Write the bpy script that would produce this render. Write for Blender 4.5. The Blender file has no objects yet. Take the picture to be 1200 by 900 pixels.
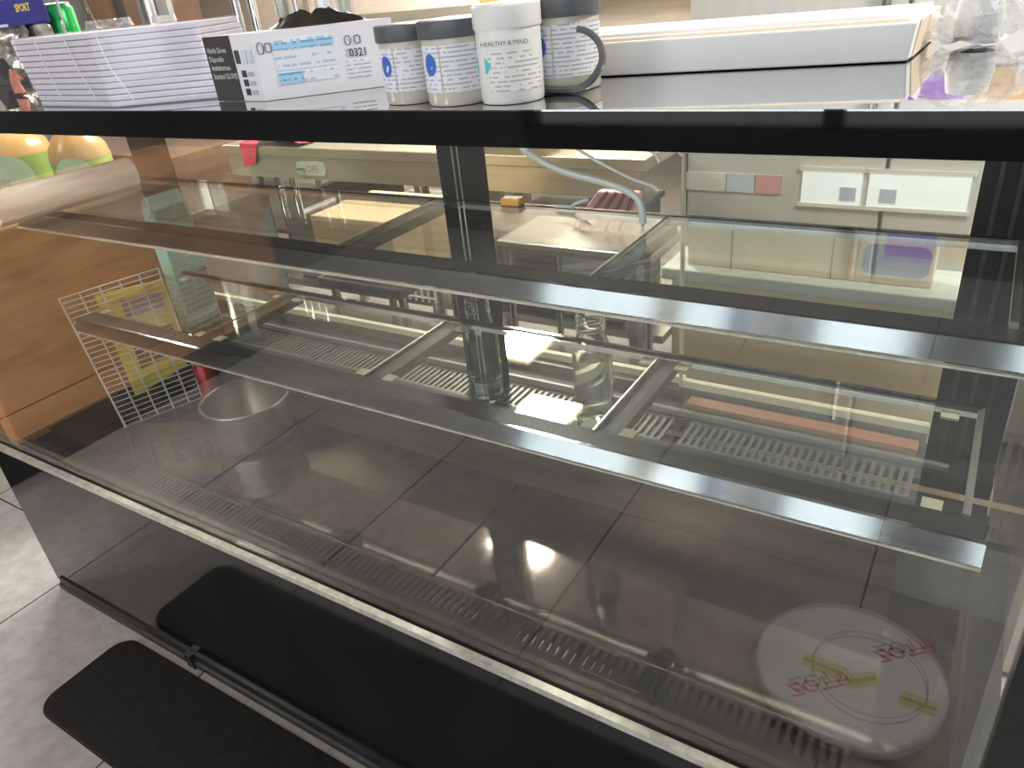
import bpy, bmesh, math, random
from mathutils import Vector, Matrix
random.seed(7)
C = bpy.context.scene.collection
SC = bpy.context.scene

# ------------------------------------------------------------------ camera
K = 0.85                       # survey units (eye at the origin, floor at -1.5) -> metres
FLOOR = -1.5
def W(p): return Vector((p[0]*K, p[1]*K, (p[2]-FLOOR)*K))
RC = ((0.846781717951301, 0.1818920250680795, -0.4998759979835764),
      (0.5233290571703033, -0.45326710667854575, 0.7215785667025465),
      (-0.0953279605608178, -0.8726191730760292, -0.4790076812697498))
FPX = 874.5184362612612
def ray(x, y):
    v = (x-600, y-450, FPX)
    return [sum(RC[i][j]*v[j] for j in range(3)) for i in range(3)]
def aY(x, y, Y): d = ray(x, y); return tuple(c*Y/d[1] for c in d)
def aX(x, y, X): d = ray(x, y); return tuple(c*X/d[0] for c in d)
def aZ(x, y, Z): d = ray(x, y); return tuple(c*Z/d[2] for c in d)

cam = bpy.data.cameras.new('camera'); cam_o = bpy.data.objects.new('camera', cam); C.objects.link(cam_o)
cam.sensor_fit = 'HORIZONTAL'; cam.sensor_width = 36; cam.lens = 36*FPX/1200; cam.clip_start = 0.02
M = Matrix([[RC[0][0], -RC[0][1], -RC[0][2], 0], [RC[1][0], -RC[1][1], -RC[1][2], 0],
            [RC[2][0], -RC[2][1], -RC[2][2], 0], [0, 0, 0, 1]])
cam_o.matrix_world = Matrix.Translation(W((0, 0, 0))) @ M
SC.camera = cam_o

# ------------------------------------------------------------------ light
SC.view_settings.view_transform = 'Standard'; SC.view_settings.look = 'None'
SC.view_settings.gamma = 1; SC.view_settings.use_curve_mapping = False
SC.view_settings.exposure = 0.55
w = bpy.data.worlds.new('world'); SC.world = w; w.use_nodes = True
bg = w.node_tree.nodes['Background']; bg.inputs[0].default_value = (0.88, 0.94, 1.0, 1); bg.inputs[1].default_value = 3.0
try:
    SC.cycles.transparent_max_bounces = 24; SC.cycles.max_bounces = 10
    SC.cycles.glossy_bounces = 6; SC.cycles.sample_clamp_indirect = 6
    SC.cycles.caustics_reflective = False; SC.cycles.caustics_refractive = False
except Exception: pass

def area(name, loc, rot, sx, sy, energy, color, portal=False):
    l = bpy.data.lights.new(name, 'AREA'); l.shape = 'RECTANGLE'; l.size = sx*K; l.size_y = sy*K
    l.energy = energy; l.color = color
    if portal: l.cycles.is_portal = True
    o = bpy.data.objects.new(name, l); C.objects.link(o); o.location = W(loc); o.rotation_euler = rot
    return o
area('storefront_portal', (0.2, -3.13, -0.1), (math.radians(90), 0, 0), 5.9, 2.5, 1, (1, 1, 1), True)

# ------------------------------------------------------------------ materials
MAT = {}
def new(name):
    m = bpy.data.materials.new(name); m.use_nodes = True; MAT[name] = m
    nt = m.node_tree; return m, nt, nt.nodes['Principled BSDF']
def lnk(nt, a, b): nt.links.new(a, b)
def node(nt, t, **kw):
    n = nt.nodes.new(t)
    for k, v in kw.items(): setattr(n, k, v)
    return n
def ramp(nt, fac, stops):
    r = node(nt, 'ShaderNodeValToRGB'); e = r.color_ramp.elements
    while len(e) < len(stops): e.new(0.5)
    for i, (p, c) in enumerate(stops): e[i].position = p; e[i].color = (*c, 1)
    lnk(nt, fac, r.inputs[0]); return r.outputs[0]
def noise(nt, scale, detail=4, stretch=None, rough=0.55):
    tc = node(nt, 'ShaderNodeTexCoord'); n = node(nt, 'ShaderNodeTexNoise')
    n.inputs['Scale'].default_value = scale; n.inputs['Detail'].default_value = detail; n.inputs['Roughness'].default_value = rough
    if stretch:
        mp = node(nt, 'ShaderNodeMapping'); mp.inputs['Scale'].default_value = stretch
        lnk(nt, tc.outputs['Object'], mp.inputs[0]); lnk(nt, mp.outputs[0], n.inputs['Vector'])
    else: lnk(nt, tc.outputs['Object'], n.inputs['Vector'])
    return n.outputs['Fac']
def plain(name, col, rough=0.5, metal=0.0, var=0.12, scale=9, stretch=None, bump=0.0, spec=None, emit=None):
    m, nt, p = new(name)
    f = noise(nt, scale, 5, stretch)
    lo = tuple(max(0, c*(1-var)) for c in col); hi = tuple(min(1, c*(1+var)) for c in col)
    lnk(nt, ramp(nt, f, [(0.3, lo), (0.7, hi)]), p.inputs['Base Color'])
    p.inputs['Roughness'].default_value = rough; p.inputs['Metallic'].default_value = metal
    if spec is not None: p.inputs['Specular IOR Level'].default_value = spec
    if bump:
        b = node(nt, 'ShaderNodeBump'); b.inputs['Strength'].default_value = bump; b.inputs['Distance'].default_value = 0.004
        lnk(nt, f, b.inputs['Height']); lnk(nt, b.outputs[0], p.inputs['Normal'])
    if emit:
        p.inputs['Emission Color'].default_value = (*emit[0], 1); p.inputs['Emission Strength'].default_value = emit[1]
    return m
def thin_glass(name, tint=(0.97, 0.99, 0.97), f0=0.05, rough=0.0, film=0.02, film_col=(0.8, 0.8, 0.78), film_scale=3, gmul=1.0, edge=None):
    """clear pane: both faces reflect by Schlick's law, the rest passes; a thin film of dust and smears scatters a little"""
    m = bpy.data.materials.new(name); m.use_nodes = True; MAT[name] = m; nt = m.node_tree
    nt.nodes.remove(nt.nodes['Principled BSDF']); out = nt.nodes['Material Output']
    lw = node(nt, 'ShaderNodeLayerWeight'); lw.inputs[0].default_value = 0.5
    pw = node(nt, 'ShaderNodeMath', operation='POWER'); pw.inputs[1].default_value = 5; lnk(nt, lw.outputs['Facing'], pw.inputs[0])
    ma = node(nt, 'ShaderNodeMath', operation='MULTIPLY_ADD'); ma.inputs[1].default_value = (1-f0)*gmul; ma.inputs[2].default_value = f0
    lnk(nt, pw.outputs[0], ma.inputs[0])
    tr = node(nt, 'ShaderNodeBsdfTransparent'); tr.inputs[0].default_value = (*tint, 1)
    if edge:      # the wall is seen through more glass towards the outline
        lnk(nt, ramp(nt, lw.outputs['Facing'], [(0.35, tint), (0.95, edge)]), tr.inputs[0])
    gl = node(nt, 'ShaderNodeBsdfGlossy'); gl.inputs['Roughness'].default_value = rough; gl.inputs[0].default_value = (1, 1, 1, 1)
    df = node(nt, 'ShaderNodeBsdfDiffuse'); df.inputs[0].default_value = (*film_col, 1)
    f = noise(nt, film_scale, 6, (1, 1, 2.2), 0.65)
    mr = node(nt, 'ShaderNodeMapRange'); mr.inputs[1].default_value = 0.42; mr.inputs[2].default_value = 0.75
    mr.inputs[3].default_value = film*0.3; mr.inputs[4].default_value = film*2.2; lnk(nt, f, mr.inputs[0])
    a = node(nt, 'ShaderNodeMixShader'); lnk(nt, mr.outputs[0], a.inputs[0]); lnk(nt, tr.outputs[0], a.inputs[1]); lnk(nt, df.outputs[0], a.inputs[2])
    b = node(nt, 'ShaderNodeMixShader'); lnk(nt, ma.outputs[0], b.inputs[0]); lnk(nt, a.outputs[0], b.inputs[1]); lnk(nt, gl.outputs[0], b.inputs[2])
    lnk(nt, b.outputs[0], out.inputs['Surface']); return m
def wood(name, dark, light, stretch, rough=0.5):
    m, nt, p = new(name)
    f = noise(nt, 3.2, 8, stretch, 0.62)
    lnk(nt, ramp(nt, f, [(0.30, dark), (0.52, light), (0.72, tuple(c*0.78 for c in light))]), p.inputs['Base Color'])
    p.inputs['Roughness'].default_value = rough; return m
def print_lines(name, paper, ink, pitch, duty=0.42, along='X', wscale=120, fill=0.42, rough=0.45):
    """rows of tiny unreadable print: dark words in lines down the local Z axis"""
    m, nt, p = new(name)
    tc = node(nt, 'ShaderNodeTexCoord'); sp = node(nt, 'ShaderNodeSeparateXYZ'); lnk(nt, tc.outputs['Object'], sp.inputs[0])
    k = node(nt, 'ShaderNodeMath', operation='DIVIDE'); k.inputs[1].default_value = pitch; lnk(nt, sp.outputs['Z'], k.inputs[0])
    fr = node(nt, 'ShaderNodeMath', operation='FRACT'); lnk(nt, k.outputs[0], fr.inputs[0])
    lt = node(nt, 'ShaderNodeMath', operation='LESS_THAN'); lt.inputs[1].default_value = duty; lnk(nt, fr.outputs[0], lt.inputs[0])
    fl = node(nt, 'ShaderNodeMath', operation='FLOOR'); lnk(nt, k.outputs[0], fl.inputs[0])
    cb = node(nt, 'ShaderNodeCombineXYZ'); lnk(nt, sp.outputs['X'], cb.inputs[0]); lnk(nt, sp.outputs['Y'], cb.inputs[1])
    sc = node(nt, 'ShaderNodeVectorMath', operation='SCALE'); sc.inputs['Scale'].default_value = wscale; lnk(nt, cb.outputs[0], sc.inputs[0])
    c2 = node(nt, 'ShaderNodeCombineXYZ'); lnk(nt, fl.outputs[0], c2.inputs[2])
    s3 = node(nt, 'ShaderNodeVectorMath', operation='SCALE'); s3.inputs['Scale'].default_value = 3.7; lnk(nt, c2.outputs[0], s3.inputs[0])
    ad = node(nt, 'ShaderNodeVectorMath', operation='ADD'); lnk(nt, sc.outputs[0], ad.inputs[0]); lnk(nt, s3.outputs[0], ad.inputs[1])
    nz = node(nt, 'ShaderNodeTexNoise'); nz.inputs['Scale'].default_value = 1.0; nz.inputs['Detail'].default_value = 1; lnk(nt, ad.outputs[0], nz.inputs['Vector'])
    gt = node(nt, 'ShaderNodeMath', operation='GREATER_THAN'); gt.inputs[1].default_value = fill; lnk(nt, nz.outputs['Fac'], gt.inputs[0])
    mu = node(nt, 'ShaderNodeMath', operation='MULTIPLY'); lnk(nt, lt.outputs[0], mu.inputs[0]); lnk(nt, gt.outputs[0], mu.inputs[1])
    mx = node(nt, 'ShaderNodeMix', data_type='RGBA'); lnk(nt, mu.outputs[0], mx.inputs[0])
    mx.inputs[6].default_value = (*paper, 1); mx.inputs[7].default_value = (*ink, 1)
    lnk(nt, mx.outputs[2], p.inputs['Base Color']); p.inputs['Roughness'].default_value = rough; return m

plain('floor_tile', (0.355, 0.338, 0.330), 0.62, var=0.16, scale=26, bump=0.12)
plain('grout', (0.12, 0.11, 0.11), 0.9)
plain('kitchen_floor', (0.20, 0.175, 0.155), 0.6)
plain('kitchen_wall', (0.62, 0.52, 0.45), 0.6, var=0.10, scale=3)
plain('shop_wall', (0.25, 0.25, 0.255), 0.8)
plain('white_paint', (0.72, 0.72, 0.72), 0.7, var=0.04)
plain('pavement', (0.30, 0.29, 0.28), 0.9)
plain('black_gloss', (0.006, 0.006, 0.007), 0.04, var=0.1, spec=0.5)
m_ = plain('top_mirror', (0.70, 0.70, 0.70), 0.015, 1.0, var=0.02)
plain('black_panel', (0.010, 0.010, 0.011), 0.07, var=0.3, scale=5, spec=0.5)
plain('black_satin', (0.018, 0.018, 0.020), 0.35, var=0.3, scale=14)
plain('frame_black', (0.012, 0.012, 0.013), 0.45, var=0.3, scale=14, spec=0.15)
plain('rubber', (0.007, 0.007, 0.008), 0.62, var=0.5, scale=60, bump=0.25, spec=0.25)
plain('chrome', (0.80, 0.82, 0.84), 0.06, 1.0, var=0.03)
plain('strip_metal', (0.32, 0.335, 0.35), 0.10, 1.0, var=0.10, scale=12)
plain('aluminium', (0.62, 0.62, 0.60), 0.30, 1.0, var=0.08, scale=40)
plain('rail_white', (0.62, 0.60, 0.54), 0.38, 0.5, var=0.2, scale=60)
plain('steel', (0.52, 0.50, 0.47), 0.26, 1.0, var=0.08, scale=7, stretch=(1, 1, 14))
plain('steel_pale', (0.68, 0.675, 0.65), 0.42, 0.2, var=0.05, scale=4, stretch=(6, 6, 0.6))
plain('steel_tan', (0.56, 0.51, 0.42), 0.32, 0.75, var=0.1, scale=5, stretch=(1, 1, 8))
plain('deck_steel', (0.145, 0.122, 0.108), 0.07, 0.8, var=0.35, scale=4.5, stretch=(1, 1.6, 1))
plain('sump', (0.085, 0.072, 0.066), 0.25, 0.7, var=0.2)
plain('riser_steel', (0.22, 0.185, 0.145), 0.30, 0.8, var=0.25, scale=6, stretch=(0.6, 4, 4))
plain('slot_edge', (0.075, 0.072, 0.065), 0.38, 0.35, var=0.15, scale=30)
plain('slot_dark', (0.055, 0.05, 0.05), 0.32, 0.6, var=0.15, scale=30)
plain('grey_bar', (0.16, 0.16, 0.16), 0.4, 0.4)
plain('cream', (0.78, 0.70, 0.54), 0.5, var=0.05)
plain('orange', (0.80, 0.22, 0.05), 0.5, var=0.15)
plain('board_orange', (0.50, 0.22, 0.06), 0.5, var=0.1)
plain('reflected_orange', (0.40, 0.13, 0.055), 0.5, var=0.15)
plain('orange_light', (0.95, 0.45, 0.08), 0.5, var=0.1)
plain('pad_paper', (0.74, 0.71, 0.80), 0.55, var=0.05, scale=30)
plain('pad_line', (0.26, 0.21, 0.28), 0.7, var=0.1)
plain('white_card', (0.80, 0.78, 0.83), 0.45, var=0.03, scale=14)
plain('black_card', (0.045, 0.042, 0.045), 0.5, var=0.1)
plain('white_ink', (0.80, 0.80, 0.80), 0.5, var=0.02)
plain('dark_ink', (0.05, 0.05, 0.06), 0.5, var=0.05)
plain('blue_ink', (0.05, 0.16, 0.55), 0.45, var=0.08)
plain('teal_ink', (0.10, 0.55, 0.62), 0.45, var=0.05)
plain('sky_ink', (0.36, 0.62, 0.86), 0.5, var=0.03)
plain('pale_ink', (0.62, 0.70, 0.80), 0.5, var=0.03)
plain('red_ink', (0.45, 0.03, 0.06), 0.5, var=0.08)
plain('lime_ink', (0.50, 0.52, 0.06), 0.5, var=0.08)
plain('grey_lid', (0.105, 0.11, 0.12), 0.38, var=0.08)
plain('white_plastic', (0.80, 0.79, 0.76), 0.30, var=0.02)
plain('jar_clear', (0.62, 0.57, 0.49), 0.20, var=0.10, scale=14)
plain('foam', (0.94, 0.93, 0.92), 0.55, var=0.02, scale=50)
plain('foam_rim', (0.84, 0.72, 0.56), 0.6, var=0.06, scale=8)
plain('black_bag', (0.02, 0.018, 0.016), 0.28, var=0.5, scale=20, bump=0.6)
plain('grey_cable', (0.66, 0.67, 0.67), 0.4, var=0.05)
plain('white_cable', (0.72, 0.74, 0.74), 0.4, var=0.05)
plain('pink', (0.72, 0.40, 0.40), 0.55, var=0.08)
plain('pink_dark', (0.22, 0.09, 0.09), 0.6, var=0.1)
plain('red_cloth', (0.75, 0.04, 0.10), 0.7, var=0.15, scale=24, bump=0.4)
plain('red_can', (0.45, 0.02, 0.035), 0.25, 0.35, var=0.2, scale=20)
plain('cardboard', (0.66, 0.46, 0.25), 0.75, var=0.08, scale=10)
plain('cardboard_pale', (0.82, 0.62, 0.37), 0.7, var=0.06, scale=10)
plain('purple_ink', (0.16, 0.15, 0.34), 0.5, var=0.1)
plain('violet', (0.32, 0.12, 0.62), 0.45, var=0.1)
plain('yellow', (0.70, 0.55, 0.03), 0.40, var=0.12, scale=12)
plain('brown_dark', (0.10, 0.055, 0.035), 0.55, var=0.25, scale=6)
plain('brown_door', (0.17, 0.10, 0.065), 0.6, var=0.15, scale=4)
plain('dark_grey', (0.07, 0.07, 0.075), 0.55, var=0.2)
plain('mid_grey', (0.28, 0.28, 0.29), 0.55, var=0.12)
plain('green_can', (0.01, 0.50, 0.10), 0.25, 0.2, var=0.2, scale=12)
plain('blue_pack', (0.05, 0.05, 0.35), 0.3, var=0.25, scale=14)
plain('yellow_ink', (0.95, 0.72, 0.05), 0.45, var=0.03)
plain('crumple', (0.50, 0.47, 0.44), 0.16, 0.55, var=0.75, scale=38, bump=0.9)
plain('salmon', (0.55, 0.20, 0.16), 0.6, var=0.3, scale=40)
plain('mint', (0.42, 0.72, 0.66), 0.4, var=0.12, scale=5)
plain('lower_carton', (0.34, 0.46, 0.50), 0.4, var=0.2, scale=9)
plain('jug_amber', (0.60, 0.34, 0.12), 0.3, var=0.1)
plain('jug_green', (0.34, 0.50, 0.10), 0.3, var=0.1)
plain('label_mint', (0.52, 0.66, 0.46), 0.4, var=0.05)
plain('label_cream', (0.62, 0.68, 0.55), 0.4, var=0.05)
plain('felt', (0.62, 0.58, 0.46), 0.9, var=0.06)
plain('wire', (0.62, 0.60, 0.58), 0.4, 0.1, var=0.1)
plain('drum_white', (0.80, 0.78, 0.79), 0.45, var=0.03)
plain('drum_side', (0.30, 0.28, 0.28), 0.5, var=0.1)
plain('pale_glow', (0.88, 0.93, 0.94), 0.3, var=0.06, scale=3, emit=((0.9, 0.97, 1.0), 0.28))  # pale colour with an added glow, no lamp behind it
plain('lamp_panel', (1, 1, 1), 0.5, emit=((1.0, 0.86, 0.50), 5.0))
plain('fill_glow', (1, 1, 1), 0.5, emit=((1.0, 0.95, 0.85), 22.0))  # glow of the added fill strip under the case top
plain('foil', (0.90, 0.91, 0.82), 0.22, 0.12, var=0.22, scale=70, stretch=(1, 0.15, 1), bump=0.5)
wood('wood_panel', (0.30, 0.115, 0.045), (0.56, 0.27, 0.115), (0.6, 0.9, 5.0))
wood('wood_counter', (0.34, 0.14, 0.055), (0.62, 0.31, 0.14), (0.6, 0.9, 5.0))
print_lines('box_print', (0.80, 0.78, 0.83), (0.45, 0.44, 0.50), 0.0042, 0.4, wscale=260)
print_lines('jar_print', (0.78, 0.77, 0.79), (0.42, 0.41, 0.44), 0.0036, 0.34, wscale=200, fill=0.42)
print_lines('jar_print_left', (0.80, 0.79, 0.84), (0.40, 0.43, 0.68), 0.0036, 0.34, wscale=230, fill=0.50)
print_lines('table_print', (0.78, 0.80, 0.85), (0.42, 0.55, 0.72), 0.0080, 0.30, wscale=160, fill=0.5)
print_lines('table_head', (0.36, 0.62, 0.86), (0.16, 0.36, 0.62), 0.0060, 0.34, wscale=200, fill=0.45)
print_lines('tub_print', (0.78, 0.77, 0.75), (0.46, 0.45, 0.45), 0.0036, 0.4, wscale=190, fill=0.44)
print_lines('carton_print', (0.30, 0.40, 0.45), (0.14, 0.20, 0.26), 0.013, 0.4, wscale=90, fill=0.45)
thin_glass('case_glass', (0.975, 0.985, 0.97), 0.062, 0, 0.007, film_scale=2.2)
thin_glass('shelf_glass_mat', (0.955, 0.975, 0.955), 0.055, 0.01, 0.006, film_scale=7)
thin_glass('door_glass', (0.95, 0.965, 0.94), 0.04, 0.0, 0.006)
thin_glass('bottle_glass', (0.93, 0.96, 0.94), 0.07, 0.03, 0.05, film_scale=40, gmul=1.0, edge=(0.30, 0.34, 0.31))
thin_glass('clear_plastic', (0.985, 0.985, 0.99), 0.07, 0.10, 0.24, (0.92, 0.92, 0.94), 55)
thin_glass('film_wrap', (0.97, 0.97, 0.98), 0.05, 0.10, 0.05, film_scale=30)
thin_glass('window_glass', (0.98, 0.99, 0.99), 0.04, 0, 0.01)

def solid_glass(name, col, ior, rough=0.0):
    m, nt, p = new(name); p.inputs['Base Color'].default_value = (*col, 1); p.inputs['Transmission Weight'].default_value = 1
    p.inputs['IOR'].default_value = ior; p.inputs['Roughness'].default_value = rough
solid_glass('blown_glass', (0.92, 0.97, 0.94), 1.47, 0.01)
solid_glass('water', (0.94, 0.97, 0.92), 1.33)

# ------------------------------------------------------------------ builders (coordinates in survey units)
class MB:
    def __init__(s): s.v = []; s.f = []; s.smooth = False
    def quad(s, a, b, c, d): n = len(s.v); s.v += [a, b, c, d]; s.f.append((n, n+1, n+2, n+3)); return s
    def box(s, x0, x1, y0, y1, z0, z1):
        n = len(s.v)
        s.v += [(x, y, z) for z in (z0, z1) for y in (y0, y1) for x in (x0, x1)]
        for q in ((0, 2, 3, 1), (4, 5, 7, 6), (0, 1, 5, 4), (1, 3, 7, 5), (3, 2, 6, 7), (2, 0, 4, 6)): s.f.append(tuple(n+i for i in q))
        return s
    def hexa(s, p):      # eight corners: bottom four around, top four around
        n = len(s.v); s.v += [tuple(q) for q in p]
        for q in ((3, 2, 1, 0), (4, 5, 6, 7), (0, 1, 5, 4), (1, 2, 6, 5), (2, 3, 7, 6), (3, 0, 4, 7)): s.f.append(tuple(n+i for i in q))
        return s
    def prism(s, poly, axis, a, b):   # poly of 2-D points, extruded along axis from a to b
        n = len(s.v); k = len(poly)
        def mk(p, t): return {'x': (t, p[0], p[1]), 'y': (p[0], t, p[1]), 'z': (p[0], p[1], t)}[axis]
        s.v += [mk(p, a) for p in poly] + [mk(p, b) for p in poly]
        s.f.append(tuple(range(n+k-1, n-1, -1))); s.f.append(tuple(range(n+k, n+2*k)))
        for i in range(k): j = (i+1) % k; s.f.append((n+i, n+j, n+k+j, n+k+i))
        return s
    def lathe(s, c, prof, seg=28, cap=True, a0=0, a1=2*math.pi, sy=1.0):
        n = len(s.v); full = abs(a1-a0-2*math.pi) < 1e-6; m = seg if full else seg+1
        for r, z in prof:
            for i in range(m):
                a = a0+(a1-a0)*i/seg; s.v.append((c[0]+r*math.cos(a), c[1]+r*sy*math.sin(a), c[2]+z))
        for j in range(len(prof)-1):
            for i in range(seg):
                i2 = (i+1) % m
                s.f.append((n+j*m+i, n+j*m+i2, n+(j+1)*m+i2, n+(j+1)*m+i))
        if cap and full:
            s.f.append(tuple(n+i for i in range(m-1, -1, -1))); s.f.append(tuple(n+(len(prof)-1)*m+i for i in range(m)))
        s.smooth = True; return s
    def tube(s, pts, r, seg=8, closed=False):
        pts = [Vector(p) for p in pts]; n = len(s.v); k = len(pts); up = None
        for i, p in enumerate(pts):
            if closed: t = pts[(i+1) % k]-pts[i-1]
            else: t = pts[min(i+1, k-1)]-pts[max(i-1, 0)]
            t.normalize()
            if up is None:
                up = Vector((0, 0, 1)) if abs(t.z) < 0.9 else Vector((1, 0, 0))
            a = t.cross(up).normalized(); b = a.cross(t).normalized(); up = b
            for q in range(seg):
                an = 2*math.pi*q/seg; s.v.append(tuple(p+a*(r*math.cos(an))+b*(r*math.sin(an))))
        for i in range(k if closed else k-1):
            i2 = (i+1) % k
            for q in range(seg):
                q2 = (q+1) % seg; s.f.append((n+i*seg+q, n+i*seg+q2, n+i2*seg+q2, n+i2*seg+q))
        if not closed:
            s.f.append(tuple(n+q for q in range(seg-1, -1, -1))); s.f.append(tuple(n+(k-1)*seg+q for q in range(seg)))
        s.smooth = True; return s
    def mesh(s, name, base):
        b = W(base) if base is not None else Vector((0, 0, 0))
        me = bpy.data.meshes.new(name); me.from_pydata([tuple(W(v)-b) for v in s.v], [], s.f); me.validate()
        bm = bmesh.new(); bm.from_mesh(me); bmesh.ops.recalc_face_normals(bm, faces=bm.faces); bm.to_mesh(me); bm.free()
        if s.smooth:
            for p in me.polygons: p.use_smooth = True
            try: me.set_sharp_from_angle(angle=math.radians(38))
            except Exception: pass
        me.update(); return me
BASE = {}
def part(name, mb, mat, parent, bevel=0.0, label=None):
    r = parent
    while r.parent: r = r.parent
    me = mb.mesh(name, BASE[r.name]); me.materials.append(MAT[mat])
    o = bpy.data.objects.new(name, me); C.objects.link(o); o.parent = parent
    if bevel:
        b = o.modifiers.new('bevel', 'BEVEL'); b.width = bevel*K; b.segments = 2; b.limit_method = 'ANGLE'; b.angle_limit = math.radians(40)
    if label: o['label'] = label
    return o
def thing(name, label, cat, base, group=None):
    o = bpy.data.objects.new(name, None); C.objects.link(o); o.location = W(base); o.empty_display_size = 0.05
    o['label'] = label; o['category'] = cat; BASE[o.name] = base
    if group: o['group'] = group
    return o
def solo(name, mb, mat, label, cat, base, bevel=0.0, group=None):
    me = mb.mesh(name, base); me.materials.append(MAT[mat])
    o = bpy.data.objects.new(name, me); C.objects.link(o); o.location = W(base); BASE[o.name] = base
    o['label'] = label; o['category'] = cat
    if group: o['group'] = group
    if bevel:
        b = o.modifiers.new('bevel', 'BEVEL'); b.width = bevel*K; b.segments = 2; b.limit_method = 'ANGLE'; b.angle_limit = math.radians(40)
    return o
def struct(name, mb, mat, parent=None):
    me = mb.mesh(name, (0, 0, 0)); me.materials.append(MAT[mat])
    o = bpy.data.objects.new(name, me); C.objects.link(o)
    if parent: o.parent = parent
    else: o.location = W((0, 0, 0)); o['kind'] = 'structure'; BASE[o.name] = (0, 0, 0)
    return o
def text(body, size, origin, xdir, ydir, mat, parent, align='LEFT', name='printed_text', bold=0.0, sx=1.0):
    """flat lettering on a surface; xdir reads along, ydir points up the letters"""
    r = parent
    while r.parent: r = r.parent
    cu = bpy.data.curves.new(name, 'FONT'); cu.body = body; cu.size = size*K; cu.align_x = align; cu.offset = bold; cu.resolution_u = 2
    o = bpy.data.objects.new('tmp', cu); C.objects.link(o); dg = bpy.context.evaluated_depsgraph_get()
    me = bpy.data.meshes.new_from_object(o.evaluated_get(dg)); bpy.data.objects.remove(o); bpy.data.curves.remove(cu)
    x = Vector(xdir).normalized(); y = Vector(ydir); y = (y-x*y.dot(x)).normalized(); z = x.cross(y)
    off = W(origin)-W(BASE[r.name])
    for v in me.vertices:
        p = v.co; v.co = off+x*(p.x*sx)+y*p.y
    me.materials.clear(); me.materials.append(MAT[mat]); me.name = name
    q = bpy.data.objects.new(name, me); C.objects.link(q); q.parent = parent
    return q

# ------------------------------------------------------------------ the room
fl = struct('floor', MB().box(-6.5, 3.2, -3.2, 4.8, -1.60, -1.508), 'grout')
T = 0.7047
tile_me = None
for i in range(-4, 3):
    for j in range(-4, 2):
        x0 = -0.801+i*T; y0 = 0.098+j*T
        if tile_me is None:
            mb = MB().box(0.003, T-0.003, 0.003, T-0.003, -0.012, 0.0)
            tile_me = bpy.data.meshes.new('tile'); tile_me.from_pydata([(v[0]*K, v[1]*K, v[2]*K) for v in mb.v], [], mb.f); tile_me.materials.append(MAT['floor_tile'])
        o = bpy.data.objects.new('tile', tile_me); C.objects.link(o); o.parent = fl
        o.location = W((x0, y0, -1.5))-W((0, 0, 0))
struct('floor_kitchen', MB().box(-6.5, 3.2, 1.52, 4.8, -1.508, -1.497), 'kitchen_floor')
struct('wall_back', MB().box(-6.5, 3.2, 4.8, 4.9, -1.6, 1.3), 'kitchen_wall')
struct('wall_left', MB().box(-6.6, -6.5, -3.2, 4.9, -1.6, 1.3), 'shop_wall')
struct('wall_right', MB().box(3.2, 3.3, -3.2, 4.9, -1.6, 1.3), 'shop_wall')
struct('ceiling', MB().box(-6.6, 3.3, -3.3, 4.9, 1.22, 1.32), 'white_paint')
fr = MB()
fr.box(-2.75, 3.2, -3.25, -3.15, -1.6, -0.88); fr.box(-2.75, 3.2, -3.25, -3.15, 1.08, 1.25)
for x in (-2.7, -0.8, 1.1, 3.1): fr.box(x-0.05, x+0.05, -3.25, -3.15, -0.9, 1.1)
struct('wall_front', MB().box(-6.5, -2.75, -3.26, -3.16, -1.6, 1.25), 'shop_wall')
wf = struct('window_1', fr, 'dark_grey')
for a, b in ((-2.65, -0.85), (-0.75, 1.05), (1.15, 3.05)):
    struct('pane', MB().box(a, b, -3.205, -3.195, -0.88, 1.08), 'window_glass', wf)
for x0, x1, m_, cn in ((-1.76, -1.58, 'cardboard_pale', 'tan'), (-1.28, -1.13, 'blue_ink', 'blue'), (-1.10, -1.01, 'pink', 'pink'), (-0.99, -0.87, 'mid_grey', 'grey'), (-0.24, 0.26, 'dark_grey', 'large dark')):
    solo('window_poster', MB().box(x0, x1, -3.148, -3.14, -0.75, 0.12), m_, '%s poster hanging in the shop window behind the viewer' % cn, 'poster', ((x0+x1)/2, -3.144, -0.75))
struct('floor_pavement', MB().box(-9, 6, -9, -3.25, -1.65, -1.55), 'pavement')

def ceiling_lamp(x, y, where, e=66):
    t = thing('ceiling_lamp', 'oblong warm light panel in the ceiling '+where, 'lamp', (x, y, 1.215))
    part('frame', MB().box(x-0.20, x+0.20, y-0.36, y+0.36, 1.19, 1.219), 'aluminium', t)
    part('diffuser', MB().box(x-0.18, x+0.18, y-0.33, y+0.33, 1.184, 1.192), 'lamp_panel', t)
    l = bpy.data.lights.new('lamp_light', 'AREA'); l.shape = 'RECTANGLE'; l.size = 0.30; l.size_y = 0.55; l.energy = e; l.color = (1.0, 0.965, 0.90)
    o = bpy.data.objects.new('lamp_light', l); C.objects.link(o); o.parent = t; o.location = (0, 0, -0.04)
ceiling_lamp(-2.05, 3.10, 'over the middle of the kitchen')
ceiling_lamp(-2.67, 4.15, 'by the kitchen back wall')
ceiling_lamp(-5.20, 2.90, 'at the left end of the kitchen', 14)
ceiling_lamp(-3.30, 1.75, 'added as fill over the side counter with the jugs', 20)  # extra lamp added to brighten the roll and jugs
ceiling_lamp(0.80, 1.45, 'added as fill before the tall fridge', 30)  # unseen lamp added to light the fridge and table fronts
ceiling_lamp(-1.20, -1.20, 'over the shop floor before the case', 7)
ceiling_lamp(-3.60, -0.60, 'over the wooden return counter', 17)

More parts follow.
